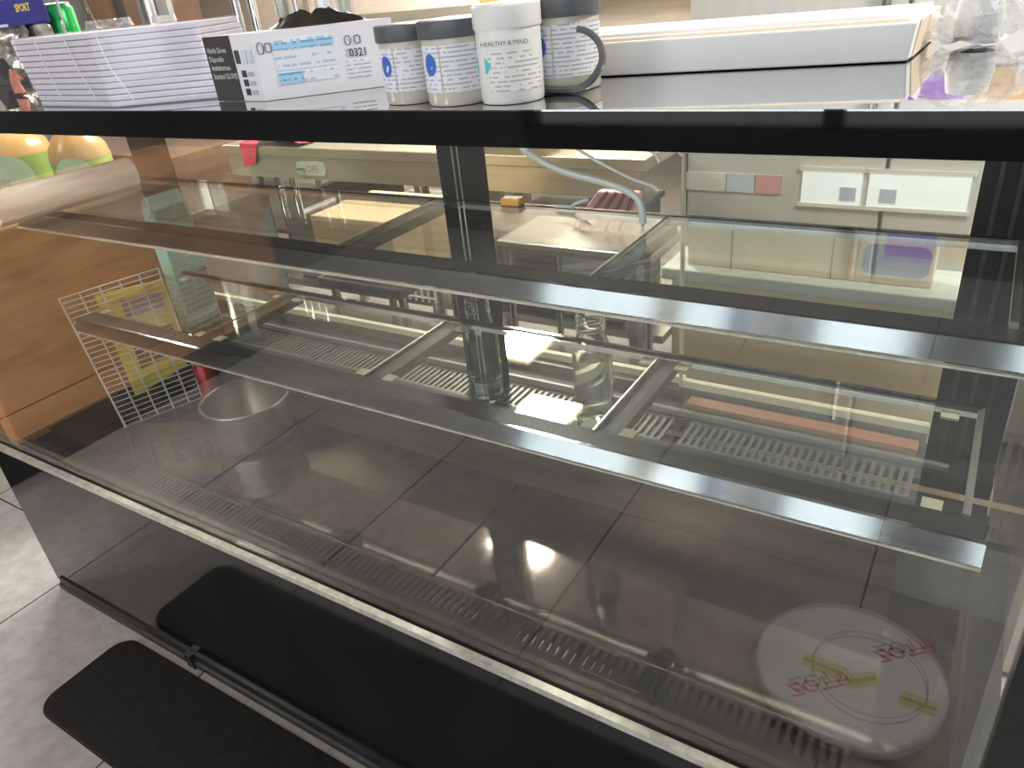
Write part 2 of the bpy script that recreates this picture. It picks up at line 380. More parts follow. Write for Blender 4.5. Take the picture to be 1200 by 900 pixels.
# ------------------------------------------------------------------ the display case
XL, XR = -2.02, 0.085
case = thing('display_case', 'long black refrigerated glass display case with two glass shelves', 'display case', (-1.0, 0.95, -1.5))
ts = part('top_slab', MB().box(-2.22, 0.20, 0.632, 1.31, -0.126, -0.1142), 'black_gloss', case)
part('top_plate', MB().box(-2.218, 0.198, 0.634, 1.308, -0.1142, -0.113), 'top_mirror', ts, label='mirror-polished top plate')
part('fascia', MB().box(-2.20, 0.18, 0.640, 0.668, -0.150, -0.1265), 'black_gloss', case)
part('rear_header', MB().box(-2.20, 0.18, 1.20, 1.30, -0.175, -0.1265), 'black_satin', case)
fg = part('front_glass', MB().box(-2.195, 0.098, 0.645, 0.653, -0.945, -0.150), 'case_glass', case)
part('bottom_rail', MB().box(-2.20, 0.10, 0.634, 0.664, -0.972, -0.9545), 'black_satin', case)
part('rail_strip', MB().box(-2.20, 0.10, 0.628, 0.641, -0.960, -0.947), 'rail_white', case)
part('front_panel', MB().box(-2.20, 0.099, 0.648, 0.668, -1.472, -0.966), 'black_panel', case)
part('kick_lip', MB().prism([(0.634, -1.490), (0.648, -1.490), (0.648, -1.452), (0.643, -1.452), (0.640, -1.470), (0.634, -1.474)], 'x', -2.17, 0.15), 'black_satin', case)
part('kick_bracket', MB().box(-1.555, -1.530, 0.630, 0.646, -1.494, -1.450), 'black_satin', case)
part('body', MB().box(-2.19, 0.14, 0.670, 1.29, -1.47, -0.972), 'black_satin', case)
for x in (-2.1, 0.1):
    for y in (0.72, 1.24): part('foot', MB().lathe((x, y, -1.5), [(0.03, 0), (0.03, 0.02), (0.02, 0.03)], 12), 'black_satin', case)
part('corner_post', MB().prism([(0.100, 0.640), (0.158, 0.640), (0.158, 0.70), (0.100, 0.668)], 'z', -1.47, -0.127), 'black_gloss', case)
part('end_glass', MB().box(0.085, 0.093, 0.660, 1.245, -0.955, -0.15), 'case_glass', case)
part('end_panel', MB().box(-2.19, -2.075, 0.668, 1.25, -0.972, -0.42), 'black_satin', case)
ep = part('mirrored_wood_panel', MB().box(-2.075, XL, 0.658, 1.21, -0.950, -0.42), 'wood_panel', case, label='wood-grained end panel inside the left end of the case')  # solid stand-in for the mirrored counter wood, added for brightness
for z0, z1 in ((-0.950, -0.861), (-0.857, -0.42)):
    part('plank', MB().box(XL, XL+0.006, 0.659, 1.205, z0+0.002, z1-0.002), 'wood_panel', ep, 0.002)
part('end_glass', MB().box(-2.198, -2.19, 0.655, 1.25, -0.42, -0.15), 'case_glass', case)
# deck
for a, b in ((XL, -1.383), (-1.379, -0.734), (-0.730, 0.083)):
    part('deck_panel', MB().box(a, b, 0.735, 1.049, -0.960, -0.935), 'deck_steel', case, 0.0015)
part('deck_edge', MB().box(XL, 0.083, 0.655, 0.682, -0.965, -0.938), 'deck_steel', case)
part('deck_sump', MB().box(XL, 0.083, 0.682, 0.735, -0.958, -0.951), 'sump', case)
part('riser', MB().box(XL, -0.024, 1.049, 1.056, -0.960, -0.772), 'riser_steel', case)
part('duct_top', MB().box(XL, 0.083, 1.165, 1.25, -0.800, -0.770), 'frame_black', case)
part('duct_front', MB().box(XL, 0.083, 1.056, 1.082, -0.800, -0.770), 'frame_black', case)
part('duct_sump', MB().box(XL, 0.083, 1.082, 1.165, -0.830, -0.812), 'frame_black', case)
part('duct_ridge', MB().box(XL+0.02, 0.02, 1.172, 1.182, -0.770, -0.757), 'grey_bar', case, 0.003)
def grille(x0, x1, y0, y1, z, mat, pitch):
    g = part('vent_grille', MB().box(x0, x1, y0, y0+0.005, z-0.006, z).box(x0, x1, y1-0.005, y1, z-0.006, z), mat, case)
    n = int((x1-x0)/pitch); me = None
    for i in range(n+1):
        x = x0+(x1-x0)*i/n
        if me is None:
            b = MB().box(-pitch*0.23, pitch*0.23, 0.0, y1-y0, -0.006, -0.0005)
            me = bpy.data.meshes.new('slat'); me.from_pydata([tuple(c*K for c in v) for v in b.v], [], b.f); me.materials.append(MAT[mat])
        o = bpy.data.objects.new('slat', me); C.objects.link(o); o.parent = g
        o.location = W((x, y0, z))-W(BASE[case.name])
for a, b in ((-1.99, -1.62), (-1.60, -1.24), (-1.22, -0.83), (-0.81, -0.43), (-0.41, -0.03)): grille(a, b, 0.682, 0.735, -0.9365, 'deck_steel', 0.0145)
for a, b in ((-1.90, -1.33), (-1.31, -0.88), (-0.86, -0.44), (-0.40, -0.03)): grille(a, b, 1.082, 1.165, -0.770, 'slot_edge', 0.0142)
# shelves
for zs, lev in ((-0.345, 'upper'), (-0.580, 'lower')):
    x_l = -1.76 if lev == 'upper' else -1.69
    sf = part('shelf_frame', MB().box(x_l, 0.06, 0.762, 0.806, zs-0.012, zs-0.001), 'frame_black', case)
    tl = 0.006 if lev == 'upper' else 0.009
    part('edge_strip', MB().prism([(0.762-tl, zs-0.025), (0.762, zs-0.0005), (0.768, zs-0.0005), (0.766-tl, zs-0.026)], 'x', x_l, 0.062), 'strip_metal', sf, label='chrome edge strip')
    part('strip_lip', MB().box(x_l, 0.062, 0.752-tl*0.2, 0.7565, zs-0.0290, zs-0.0265), 'rail_white', sf)
    part('rear_rod', MB().box(x_l, 0.04, 1.044, 1.052, zs-0.006, zs+0.008), 'black_gloss', sf)
    part('rear_trim', MB().box(x_l, 0.04, 1.035, 1.044, zs-0.004, zs+0.004), 'chrome', sf)
    part('side_trim', MB().box(0.036, 0.044, 0.80, 1.05, zs-0.004, zs+0.006), 'aluminium', sf)
    xs = [x_l, -1.29, -0.845, -0.405, 0.035]
    for a, b in zip(xs, xs[1:]):
        part('shelf_pane', MB().box(a+0.003, b-0.003, 0.800, 1.036, zs, zs+0.008), 'shelf_glass_mat', sf)
        if lev == 'lower':
            for px in (a+0.03, b-0.03):
                for py in (0.815, 1.028): part('felt_pad', MB().box(px-0.011, px+0.011, py-0.010, py+0.010, zs-0.004, zs-0.0005), 'felt', sf)
    for x in xs[1:-1]:
        if lev == 'upper' and x < -1.0: continue
        wd = 0.017 if lev == 'lower' else 0.010
        part('bracket', MB().box(x-wd, x+wd, 0.80, 1.052, zs-0.022, zs-0.005), 'frame_black', sf)
        part('bracket_trim', MB().box(x-wd-0.002, x-wd+0.001, 0.80, 1.05, zs-0.004, zs+0.002), 'aluminium', sf)
lh = part('fill_housing', MB().box(-2.0, 0.05, 0.672, 0.700, -0.134, -0.1265), 'aluminium', case)  # hidden fill light added behind the fascia to brighten the shelves
part('fill_tube', MB().box(-1.98, 0.03, 0.680, 0.687, -0.139, -0.134), 'fill_glow', lh)
cp = part('upright', MB().box(-0.898, -0.812, 1.132, 1.165, -0.770, -0.1265), 'frame_black', case)
for dx in (0.036, 0.048): part('slot_track', MB().box(-0.898+dx, -0.898+dx+0.003, 1.129, 1.133, -0.768, -0.13), 'aluminium', cp)
up = part('upright', MB().box(-0.018, 0.084, 1.235, 1.26, -0.800, -0.1265), 'frame_black', case)
for dx in (0.02, 0.045, 0.07): part('slot_track', MB().box(-0.018+dx, -0.018+dx+0.006, 1.222, 1.236, -0.790, -0.13), 'black_satin', up)
part('upright', MB().box(-2.02, -1.90, 1.215, 1.25, -0.77, -0.1265), 'brown_dark', case)
# rear sliding doors
for a, b, y in ((-1.90, -0.87, 1.245), (-0.90, -0.455, 1.262), (-0.462, -0.020, 1.250)):
    d = part('rear_door', MB().box(a, b, y, y+0.007, -0.735, -0.183), 'door_glass', case)
    part('door_rail', MB().box(a, b, y-0.003, y+0.010, -0.750, -0.735), 'cream', d)
part('door_track', MB().box(-1.90, -0.02, 1.235, 1.275, -0.770, -0.750), 'black_satin', case)
dd = [o for o in C.objects if o.name.startswith('rear_door')][-1]
part('door_edge', MB().box(-0.462, -0.458, 1.247, 1.259, -0.735, -0.295).box(-0.462, -0.02, 1.247, 1.259, -0.293, -0.290), 'cream', dd)

# ------------------------------------------------------------------ floor mat, wooden return counter, low drum (seen mirrored in the glass)
def rrect(x0, x1, y0, y1, r, n=8):
    p = []
    for cx, cy, a in ((x1-r, y0+r, -90), (x1-r, y1-r, 0), (x0+r, y1-r, 90), (x0+r, y0+r, 180)):
        for i in range(n+1):
            t = math.radians(a+90*i/n); p.append((cx+r*math.cos(t), cy+r*math.sin(t)))
    return p
solo('floor_mat', MB().prism(rrect(-1.80, 0.25, 0.355, 0.615, 0.055), 'z', -1.499, -1.484), 'rubber', 'black rubber mat with rounded corners lying along the foot of the case', 'mat', (-0.8, 0.48, -1.499), 0.004)

rc = thing('return_counter', 'wood-clad counter with black skirting standing at the left on the shop side', 'counter', (-3.2, -0.2, -1.5))
part('carcass', MB().box(-3.60, -2.93, -1.0, 0.60, -1.35, -0.60), 'brown_dark', rc)
for z0, z1 in ((-1.34, -1.238), (-1.232, -0.62)):
    part('plank', MB().box(-2.93, -2.905, -1.0, 0.60, z0, z1), 'wood_counter', rc, 0.003)
part('skirting', MB().box(-3.58, -2.915, -0.98, 0.60, -1.5, -1.345), 'black_satin', rc)
part('worktop', MB().box(-3.63, -2.88, -1.03, 0.60, -0.62, -0.58), 'wood_counter', rc, 0.004)

dr = thing('round_tub', 'low white round tub with red and lime print, on the shop floor', 'tub', (-0.08, 0.03, -1.5))
part('side', MB().lathe((-0.08, 0.0, -1.5), [(0.180, 0), (0.187, 0.06)], 48), 'drum_side', dr)
part('lid', MB().lathe((-0.08, 0.0, -1.44), [(0.193, 0.0), (0.195, 0.02), (0.187, 0.028)], 48), 'drum_white', dr, 0)
zt = -1.4105
for (x, y, a) in ((-0.19, 0.10, -42), (-0.045, -0.075, -42)):
    text('ZOTTI', 0.048, (x, y, zt), (math.cos(math.radians(a)), math.sin(math.radians(a)), 0), (-math.sin(math.radians(a)), math.cos(math.radians(a)), 0), 'red_ink', dr, bold=0.001)
part('lid_ring', MB().tube([(-0.04+0.115*math.cos(a*math.pi/24), 0.0+0.115*math.sin(a*math.pi/24), -1.4118) for a in range(48)], 0.0018, 5, True), 'mid_grey', dr)
for (x, y, a, l) in ((-0.13, 0.02, 5, 0.085), (-0.05, 0.02, -35, 0.07), (0.06, 0.03, 2, 0.07)):
    ca, sa = math.cos(math.radians(a)), math.sin(math.radians(a))
    q = [(-l/2, -0.012), (l/2, -0.012), (l/2, 0.012), (-l/2, 0.012)]
    part('printed_bar', MB().prism([(x+u*ca-v*sa, y+u*sa+v*ca) for u, v in q], 'z', -1.412, -1.4105), 'lime_ink', dr)

# ------------------------------------------------------------------ on top of the case
ZT = -0.113
def dirs(a, b): return (Vector(b)-Vector(a))
pk = thing('paper_bundle', 'film-wrapped bundle of white paper pads at the left on top of the case', 'paper bundle', (-1.08, 0.76, ZT))
A, B, D = (-1.310, 0.668), (-1.085, 0.655), (-0.938, 0.725)
NP = 12; H = 0.098
def padpoly(s=1.0, sh=0.0):
    back = 0.12
    p = [(A[0], A[1]), (B[0], B[1]), (D[0], D[1]), (D[0]-0.05, D[1]+back), (A[0]+0.02, A[1]+back)]
    cx = sum(q[0] for q in p)/5; cy = sum(q[1] for q in p)/5
    return [(cx+(x-cx)*s+sh, cy+(y-cy)*s) for x, y in p]
for i in range(NP):
    z0 = ZT+H*i/NP; z1 = ZT+H*(i+1)/NP; sh = -0.0022*i
    o = part('pad', MB().prism(padpoly(1.0-0.002*(i % 3), sh), 'z', z0+0.0012, z1), 'pad_paper', pk, 0.001)
    part('cover', MB().prism(padpoly(0.994, sh), 'z', z0, z0+0.0012), 'pad_line', o)
part('film', MB().prism(padpoly(1.012, -0.012), 'z', ZT+0.001, ZT+H+0.002), 'film_wrap', pk, 0.004)
cr = MB()
for k in range(3):
    x = -1.24+0.08*k
    cr = MB().tube([(x, 0.655, ZT+H*0.95), (x+0.015, 0.651, ZT+H*0.55), (x+0.03+0.01*k, 0.649, ZT+H*0.12)], 0.0008, 5)
    part('film_crease', cr, 'white_ink', pk)


# white glove carton
p0 = aZ(257, 119, ZT); p1 = aZ(312, 119, ZT); p2 = aZ(470, 99, ZT)
gb = thing('glove_carton', 'white printed carton with a black left end lying behind the four tubs', 'carton', (p1[0], p1[1], ZT))
def vadd(p, q, t=1): return tuple(a+b*t for a, b in zip(p, q))
e1 = Vector((p0[0]-p1[0], p0[1]-p1[1], 0)); e2 = Vector((p2[0]-p1[0], p2[1]-p1[1], 0))
e1 = Vector((-e2.y, e2.x, 0)).normalized()*0.155 if False else e1
HB = 0.080
def gp(u, v, h): return (p1[0]+e2.x*u+e1.x*v, p1[1]+e2.y*u+e1.y*v, ZT+h)
part('carton', MB().hexa([gp(0, 0, 0.0005), gp(1, 0, 0.0005), gp(1, 1, 0.0005), gp(0, 1, 0.0005), gp(0, 0, HB), gp(1, 0, HB), gp(1, 1, HB), gp(0, 1, HB)]), 'white_card', gb)
n2 = Vector((e2.y, -e2.x, 0)).normalized(); n1 = Vector((e1.y, -e1.x, 0)).normalized()
if n2.y > 0: n2 = -n2
if n1.x > 0: n1 = -n1
def face2(u0, u1, h0, h1, t=0.0008):    # patch on the long front face
    q = [gp(u0, 0, h0), gp(u1, 0, h0), gp(u1, 0, h1), gp(u0, 0, h1)]
    o_ = [vadd(v, n2, t) for v in q]; return MB().hexa([q[0], q[1], vadd(q[1], n2, t), vadd(q[0], n2, t), q[3], q[2], vadd(q[2], n2, t), vadd(q[3], n2, t)])
def face1(v0, v1, h0, h1, t=0.0008):    # patch on the short left end
    q = [gp(0, v0, h0), gp(0, v1, h0), gp(0, v1, h1), gp(0, v0, h1)]
    return MB().hexa([q[0], q[1], vadd(q[1], n1, t), vadd(q[0], n1, t), q[3], q[2], vadd(q[2], n1, t), vadd(q[3], n1, t)])
part('black_end', face1(0.44, 1.0, 0.001, HB-0.0005), 'black_card', gb, label='black printed end')
for k, s in enumerate(('Nitrile Gloves', 'Disposable', 'Ambidextrous', 'Standard GLOVES')):
    text(s, 0.0095, vadd(gp(0, 0.95, 0.060-0.0105*k), n1, 0.0014), -e1, (0, 0, 1), 'white_ink', gb, sx=0.72)
for k, (v, m_) in enumerate(((0.36, 'dark_ink'), (0.22, 'pale_ink'), (0.10, 'pale_ink'))):
    part('icon', face1(v-0.045, v+0.045, 0.046, 0.062, 0.0014), m_, gb, 0.002)
for k in range(3):
    part('icon', face1(0.26, 0.34, 0.030-0.011*k, 0.038-0.011*k, 0.0014), 'dark_ink', gb)
    text('SIZE'[:4], 0.007, vadd(gp(0, 0.22, 0.031-0.011*k), n1, 0.0014), -e1, (0, 0, 1), 'pad_line', gb)
part('printed_table', face2(0.13, 0.56, 0.034, 0.069), 'table_print', gb)
part('table_head', face2(0.13, 0.56, 0.058, 0.066, 0.0014), 'table_head', gb)
part('table_head', face2(0.13, 0.30, 0.018, 0.031, 0.0014), 'table_head', gb)
part('printed_table', face2(0.305, 0.56, 0.018, 0.031), 'table_print', gb)
def outline(uc, hc, ru, rh, square):
    P = []
    for i in range(20):
        a = 2*math.pi*i/20; cu_, su_ = math.cos(a), math.sin(a)
        if square: m__ = max(abs(cu_), abs(su_)); cu_, su_ = cu_/m__, su_/m__
        P.append(vadd(gp(uc+ru*cu_, 0, hc+rh*su_), n2, 0.0006))
    return MB().tube(P, 0.0005, 5, True)
part('icon', outline(0.045, 0.062, 0.022, 0.0068, False), 'dark_ink', gb)
part('icon', outline(0.100, 0.062, 0.020, 0.0050, True), 'dark_ink', gb)
part('icon', outline(0.665, 0.060, 0.022, 0.0055, False), 'dark_ink', gb)
part('icon', outline(0.735, 0.060, 0.020, 0.0045, True), 'dark_ink', gb)
text('UK', 0.0055, vadd(gp(0.632, 0, 0.0465), n2, 0.0014), e2, (0, 0, 1), 'dark_ink', gb)
text('CA', 0.0055, vadd(gp(0.632, 0, 0.041), n2, 0.0014), e2, (0, 0, 1), 'dark_ink', gb)
text('0321', 0.0135, vadd(gp(0.662, 0, 0.0405), n2, 0.0014), e2, (0, 0, 1), 'dark_ink', gb, sx=0.85, bold=0.0002)
part('small_print', face2(0.63, 0.80, 0.016, 0.036), 'box_print', gb)

# tubs
def jar(px, py, r, h, label, kind, yaw=0.0, z=ZT):
    b = aZ(px, py, z); c = (b[0], b[1]+r, z)
    t = thing('supplement_tub', label, 'tub', c, 'small tubs on the case top')
    if kind == 'clear':
        part('body', MB().lathe(c, [(r*0.95, 0.0006), (r, 0.004), (r, h*0.80)], 36), 'jar_clear', t)
        part('lid', MB().lathe(c, [(r*1.07, h*0.79), (r*1.09, h*0.81), (r*1.08, h*0.985), (r*1.0, h)], 36), 'grey_lid', t, label='dark grey screw lid')
        lo, hi = h*0.17, h*0.72
        part('label', MB().lathe(c, [(r*1.012, lo), (r*1.012, hi)], 26, False, math.radians(-80), math.radians(48)), 'jar_print', t)
        part('label_panel', MB().lathe(c, [(r*1.014, lo), (r*1.014, hi)], 16, False, math.radians(-158), math.radians(-83)), 'jar_print_left', t)
        # round emblem wrapped on the label
        e = MB(); cx, cz, er = math.radians(-104+yaw), h*0.50, 0.0105
        ring = []
        for i in range(20):
            a = 2*math.pi*i/20; th = cx+er*0.75*math.cos(a)/r; ring.append((c[0]+r*1.03*math.cos(th), c[1]+r*1.03*math.sin(th), c[2]+cz+er*math.sin(a)))
        n = len(e.v); e.v += ring; e.f.append(tuple(range(20)))
        part('emblem', e, 'blue_ink', t, label='round blue emblem')
    else:
        part('body', MB().lathe(c, [(r*0.96, 0.0006), (r, 0.004), (r, h*0.76)], 36), 'white_plastic', t)
        part('lid', MB().lathe(c, [(r*1.03, h*0.75), (r*1.05, h*0.77), (r*1.05, h*0.97), (r*0.98, h)], 36), 'white_plastic', t, label='white screw lid')
        part('label', MB().lathe(c, [(r*1.012, h*0.14), (r*1.012, h*0.56)], 20, False, math.radians(-98), math.radians(5)), 'tub_print', t)
        a = math.radians(-118); q = []
        for dz, da in ((-0.007, -0.35), (-0.007, 0.25), (0.0, 0.45), (0.007, 0.25), (0.007, -0.35)): q.append((c[0]+r*1.02*math.cos(a+da), c[1]+r*1.02*math.sin(a+da), c[2]+h*0.40+dz))
        e = MB(); e.v += q; e.f.append((0, 1, 2, 3, 4)); part('emblem', e, 'teal_ink', t, label='teal arrow flash')
        th = math.radians(-72); tx = Vector((-math.sin(th), math.cos(th), 0))
        og = (c[0]+r*1.03*math.cos(th)-0.017, c[1]+r*1.03*math.sin(th)-0.0085, c[2]+h*0.60)
        text('HEALTHY & MIND', 0.0058, og, (1, 0.42, 0), (0, 0, 1), 'dark_ink', t)
    return t, c
jar(466, 124, 0.0300, 0.079, 'clear tub with grey lid, leftmost of the four tubs, half behind its neighbour', 'clear')
jar(518, 126, 0.0325, 0.081, 'clear tub with grey lid and blue emblem standing left of the white tub', 'clear')
jar(582, 124, 0.0325, 0.091, 'all-white plastic tub with teal flash standing between two grey-lidded tubs', 'white')
t4, c4 = jar(645, 110, 0.0370, 0.090, 'clear tub with grey lid and its loose lid band hanging at the right', 'clear')
lp = []
pts = [(612, 93), (622, 101), (640, 104), (662, 107), (684, 101), (699, 86), (706, 68), (702, 50), (690, 38), (677, 34)]
for i, (x, y) in enumerate(pts): lp.append(aY(x, y, c4[1]-0.040 if 1 < i < 7 else c4[1]-0.030))
def smooth(p, n=5):
    P = [Vector(q) for q in p]; out = []
    for i in range(len(P)-1):
        a, b, c, d = P[max(i-1, 0)], P[i], P[i+1], P[min(i+2, len(P)-1)]
        for k in range(n):
            t = k/n; out.append(tuple(0.5*((2*b)+(-a+c)*t+(2*a-5*b+4*c-d)*t*t+(-a+3*b-3*c+d)*t**3)))
    out.append(tuple(P[-1])); return out
sp_ = [(q[0], q[1], max(q[2], ZT+0.0045)) for q in smooth(lp)]
part('lid_band', MB().tube(sp_, 0.0036, 6), 'grey_lid', t4, label='loose grey lid band')

# foam tray
q0 = aZ(800, 86, ZT); q1 = aZ(1063, 73, ZT); q2 = aZ(1092, 47, ZT)
ft = thing('foam_box', 'long shallow white foam box at the right on top of the case', 'foam box', (q1[0], q1[1], ZT))
u = Vector((q1[0]-q0[0], q1[1]-q0[1], 0)).normalized(); v_ = Vector((q2[0]-q1[0], q2[1]-q1[1], 0))
L = 0.40
def fp(s, d, h, o=0.0): return (q1[0]-u.x*s+v_.x*d, q1[1]-u.y*s+v_.y*d, ZT+h)
Hf = 0.036
part('tray', MB().hexa([fp(L, 0, 0.001), fp(0, 0, 0.001), fp(-0.0, 1, 0.001), fp(L, 1, 0.001), fp(L, 0, Hf), fp(-0.004, 0, Hf), fp(-0.004, 1, Hf), fp(L, 1, Hf)]), 'foam', ft, 0.002)
part('rim', MB().hexa([fp(L, 0.04, Hf), fp(0.004, 0.04, Hf), fp(0.004, 0.12, Hf), fp(L, 0.12, Hf), fp(L, 0.04, Hf+0.003), fp(0.004, 0.04, Hf+0.003), fp(0.004, 0.12, Hf+0.003), fp(L, 0.12, Hf+0.003)]), 'foam_rim', ft)
part('rim', MB().hexa([fp(L, 0.86, Hf), fp(0.004, 0.86, Hf), fp(0.004, 0.97, Hf), fp(L, 0.97, Hf), fp(L, 0.86, Hf+0.004), fp(0.004, 0.86, Hf+0.004), fp(0.004, 0.97, Hf+0.004), fp(L, 0.97, Hf+0.004)]), 'foam_rim', ft)
part('lid', MB().hexa([fp(L, 0.16, Hf), fp(0.012, 0.16, Hf), fp(0.012, 0.82, Hf), fp(L, 0.82, Hf), fp(L, 0.16, Hf+0.006), fp(0.012, 0.16, Hf+0.006), fp(0.012, 0.82, Hf+0.006), fp(L, 0.82, Hf+0.006)]), 'white_card', ft)
part('end_face', MB().hexa([fp(0.0, 0.12, 0.002), fp(-0.001, 0.12, 0.002), fp(-0.001, 1, 0.002), fp(0.0, 1, 0.002), fp(-0.004, 0.12, Hf), fp(-0.0055, 0.12, Hf), fp(-0.0055, 1, Hf), fp(-0.004, 1, Hf)]), 'foam_rim', ft)

# clear wrapped pack, right end of the top
wp = aZ(1140, 55, ZT)
pb = MB(); cx, cy = wp[0], wp[1]+0.02
rng = random.Random(3)
dirp = Vector((0.9, 0.36, 0)).normalized(); nrm = Vector((-dirp.y, dirp.x, 0))
segs = 9
for i in range(segs+1):
    t = i/segs; s = (t-0.5)*0.105; rad = 0.030*(1.0 if 0.12 < t < 0.88 else 0.72)
    for k in range(10):
        a = 2*math.pi*k/10; rr = rad*(1+rng.uniform(-0.16, 0.14))
        o_ = nrm*(rr*math.cos(a)*1.05); pb.v.append((cx+dirp.x*s+o_.x, cy+dirp.y*s+o_.y, max(ZT+0.001, ZT+0.031+rr*math.sin(a))))
for i in range(segs):
    for k in range(10): k2 = (k+1) % 10; pb.f.append((i*10+k, i*10+k2, (i+1)*10+k2, (i+1)*10+k))
pb.f.append(tuple(range(9, -1, -1))); pb.f.append(tuple(segs*10+k for k in range(10)))
wr = thing('wrapped_pack', 'crumpled clear plastic pack on the case top right of the foam box', 'plastic pack', (cx, cy, ZT))
part('wrapper', pb, 'clear_plastic', wr)
part('contents', MB().lathe((cx, cy, ZT+0.006), [(0.021, 0), (0.024, 0.02), (0.020, 0.042)], 14), 'foam', wr)
part('end_twist', MB().box(cx+0.040, cx+0.056, cy+0.006, cy+0.026, ZT+0.02, ZT+0.045), 'clear_plastic', wr, 0.004)

# black bag on the carton
bgm = MB(); ra = random.Random(11); n_u, n_v = 14, 8
bc = gp(0.70, 0.60, HB)
for j in range(n_v+1):
    for i in range(n_u+1):
        a = (i/n_u-0.5); b_ = j/n_v-0.5
        env = max(0.0, 1-(2*a)**4)*max(0.0, 1-(2*b_)**4)
        h = 0.0005+env*(0.015+0.005*ra.uniform(-1, 1))
        P = Vector(bc)+e2*(a*0.56)+e1*(b_*0.55); bgm.v.append((P.x, P.y, bc[2]+h))
for j in range(n_v):
    for i in range(n_u): k = j*(n_u+1)+i; bgm.f.append((k, k+1, k+n_u+2, k+n_u+1))
base = [(Vector(bc)+e2*(a*0.56)+e1*(b_*0.55)) for a, b_ in ((-.5, -.5), (.5, -.5), (.5, .5), (-.5, .5))]
bgm.quad(*[(q.x, q.y, bc[2]+0.0003) for q in base]); bgm.smooth = True
solo('plastic_bag', bgm, 'black_bag', 'crumpled black plastic bag lying on the white carton', 'bag', bc)

# things at the left end of the top, behind the paper
cn = aY(78, 42, 1.16)
gc = thing('green_can', 'bright green drink can standing behind the paper bundle', 'can', (cn[0], 1.16, ZT))
part('body', MB().lathe((cn[0], 1.16, ZT), [(0.030, 0.0), (0.036, 0.008), (0.036, 0.145), (0.030, 0.155)], 28), 'green_can', gc)
part('rim', MB().lathe((cn[0], 1.16, ZT), [(0.030, 0.154), (0.032, 0.157), (0.028, 0.159)], 28), 'aluminium', gc)
sk = aY(20, 40, 1.05)
sb = thing('drink_pack', 'crumpled silver drinks pack with a blue and yellow SPORT band', 'drink pack', (sk[0], 1.05, ZT))
cm = MB(); rc_ = random.Random(5)
for j in range(9):
    for i in range(15):
        a = i/14; x = sk[0]-0.14+0.20*a; y = 1.035+0.014*math.sin(7*a+j)+rc_.uniform(-.008, .008); cm.v.append((x, y, ZT+0.001+0.118*j/8))
for j in range(8):
    for i in range(14): k = j*15+i; cm.f.append((k, k+1, k+16, k+15))
cm.smooth = True
part('pouch', cm, 'crumple', sb)
part('pack_body', MB().box(sk[0]-0.14, sk[0]+0.06, 1.06, 1.11, ZT+0.001, ZT+0.118), 'crumple', sb, 0.01)
part('band', MB().box(sk[0]-0.15, sk[0]+0.05, 1.012, 1.115, ZT+0.118, ZT+0.175), 'blue_pack', sb, 0.004)
part('band_edge', MB().box(sk[0]-0.15, sk[0]+0.05, 1.0110, 1.0118, ZT+0.118, ZT+0.124), 'white_ink', sb)
tq = aY(19, 14, 1.0095); text('SPORT', 0.021, tq, (1, 0, 0), (0, 0, 1), 'yellow_ink', sb, bold=0.0006)
ri = aY(26, 100, 0.80)
rb = MB()
for k in range(5):
    rb.tube(smooth([(ri[0]-0.02+0.008*k, 0.80, ZT+0.045-0.004*k), (ri[0]-0.012+0.006*k, 0.79, ZT+0.026), (ri[0]-0.002+0.008*k, 0.785, ZT+0.004)]), 0.0032, 6)
solo('netting', rb, 'salmon', 'salmon-red twisted netting hanging beside the left side of the paper bundle', 'netting', (ri[0], 0.80, ZT))
st = aY(0, 100, 0.95)
solo('folding_stand', MB().box(st[0]-0.06, st[0]+0.05, 0.95, 1.0, ZT+0.0005, ZT+0.012).prism([(st[0]-0.05, ZT+0.012), (st[0]+0.02, ZT+0.012), (st[0]-0.02, ZT+0.055)], 'y', 0.955, 0.99), 'dark_grey', 'small dark grey stand at the far left on top of the case', 'stand', (st[0], 0.97, ZT))
for (px, nm, lb, mt, r_, h_) in ((138, 'dome_lid', 'clear plastic dome lid showing just above the paper bundle', 'clear_plastic', 0.052, 0.112), (203, 'paper_cup', 'small white cup showing above the right end of the paper bundle', 'white_plastic', 0.026, 0.108)):
    p = aY(px, 60, 1.10)
    t = thing(nm, lb, 'lid' if nm == 'dome_lid' else 'cup', (p[0], 1.10, ZT))
    part('side', MB().lathe((p[0], 1.10, ZT), [(r_*0.8, 0.0005), (r_, h_*0.8), (r_*0.9, h_)], 28, nm == 'paper_cup'), mt, t)
    part('rim', MB().tube([(p[0]+r_*math.cos(a*math.pi/14), 1.10+r_*math.sin(a*math.pi/14), ZT+h_*0.8) for a in range(28)], 0.0022, 6, True), mt, t)
wsd = [aY(x, y, 1.13) for x, y in ((66, 0), (78, 44), (98, 0), (119, 44))]
wst = thing('wire_stand', 'thin chrome wire stand with two rods behind the paper bundle, beside the green can', 'stand', (wsd[1][0], 1.13, ZT))
for a, b in ((0, 1), (2, 3)):
    A_, B_ = Vector(wsd[a]), Vector(wsd[b]); dz = (ZT+0.006-B_.z)/(B_.z-A_.z)
    part('rod', MB().tube([tuple(A_+(A_-B_)*0.8), tuple(B_+(B_-A_)*dz)], 0.0035, 8), 'chrome', wst)
part('base', MB().box(wsd[1][0]-0.01, wsd[3][0]+0.03, 1.115, 1.145, ZT+0.0005, ZT+0.008), 'chrome', wst)
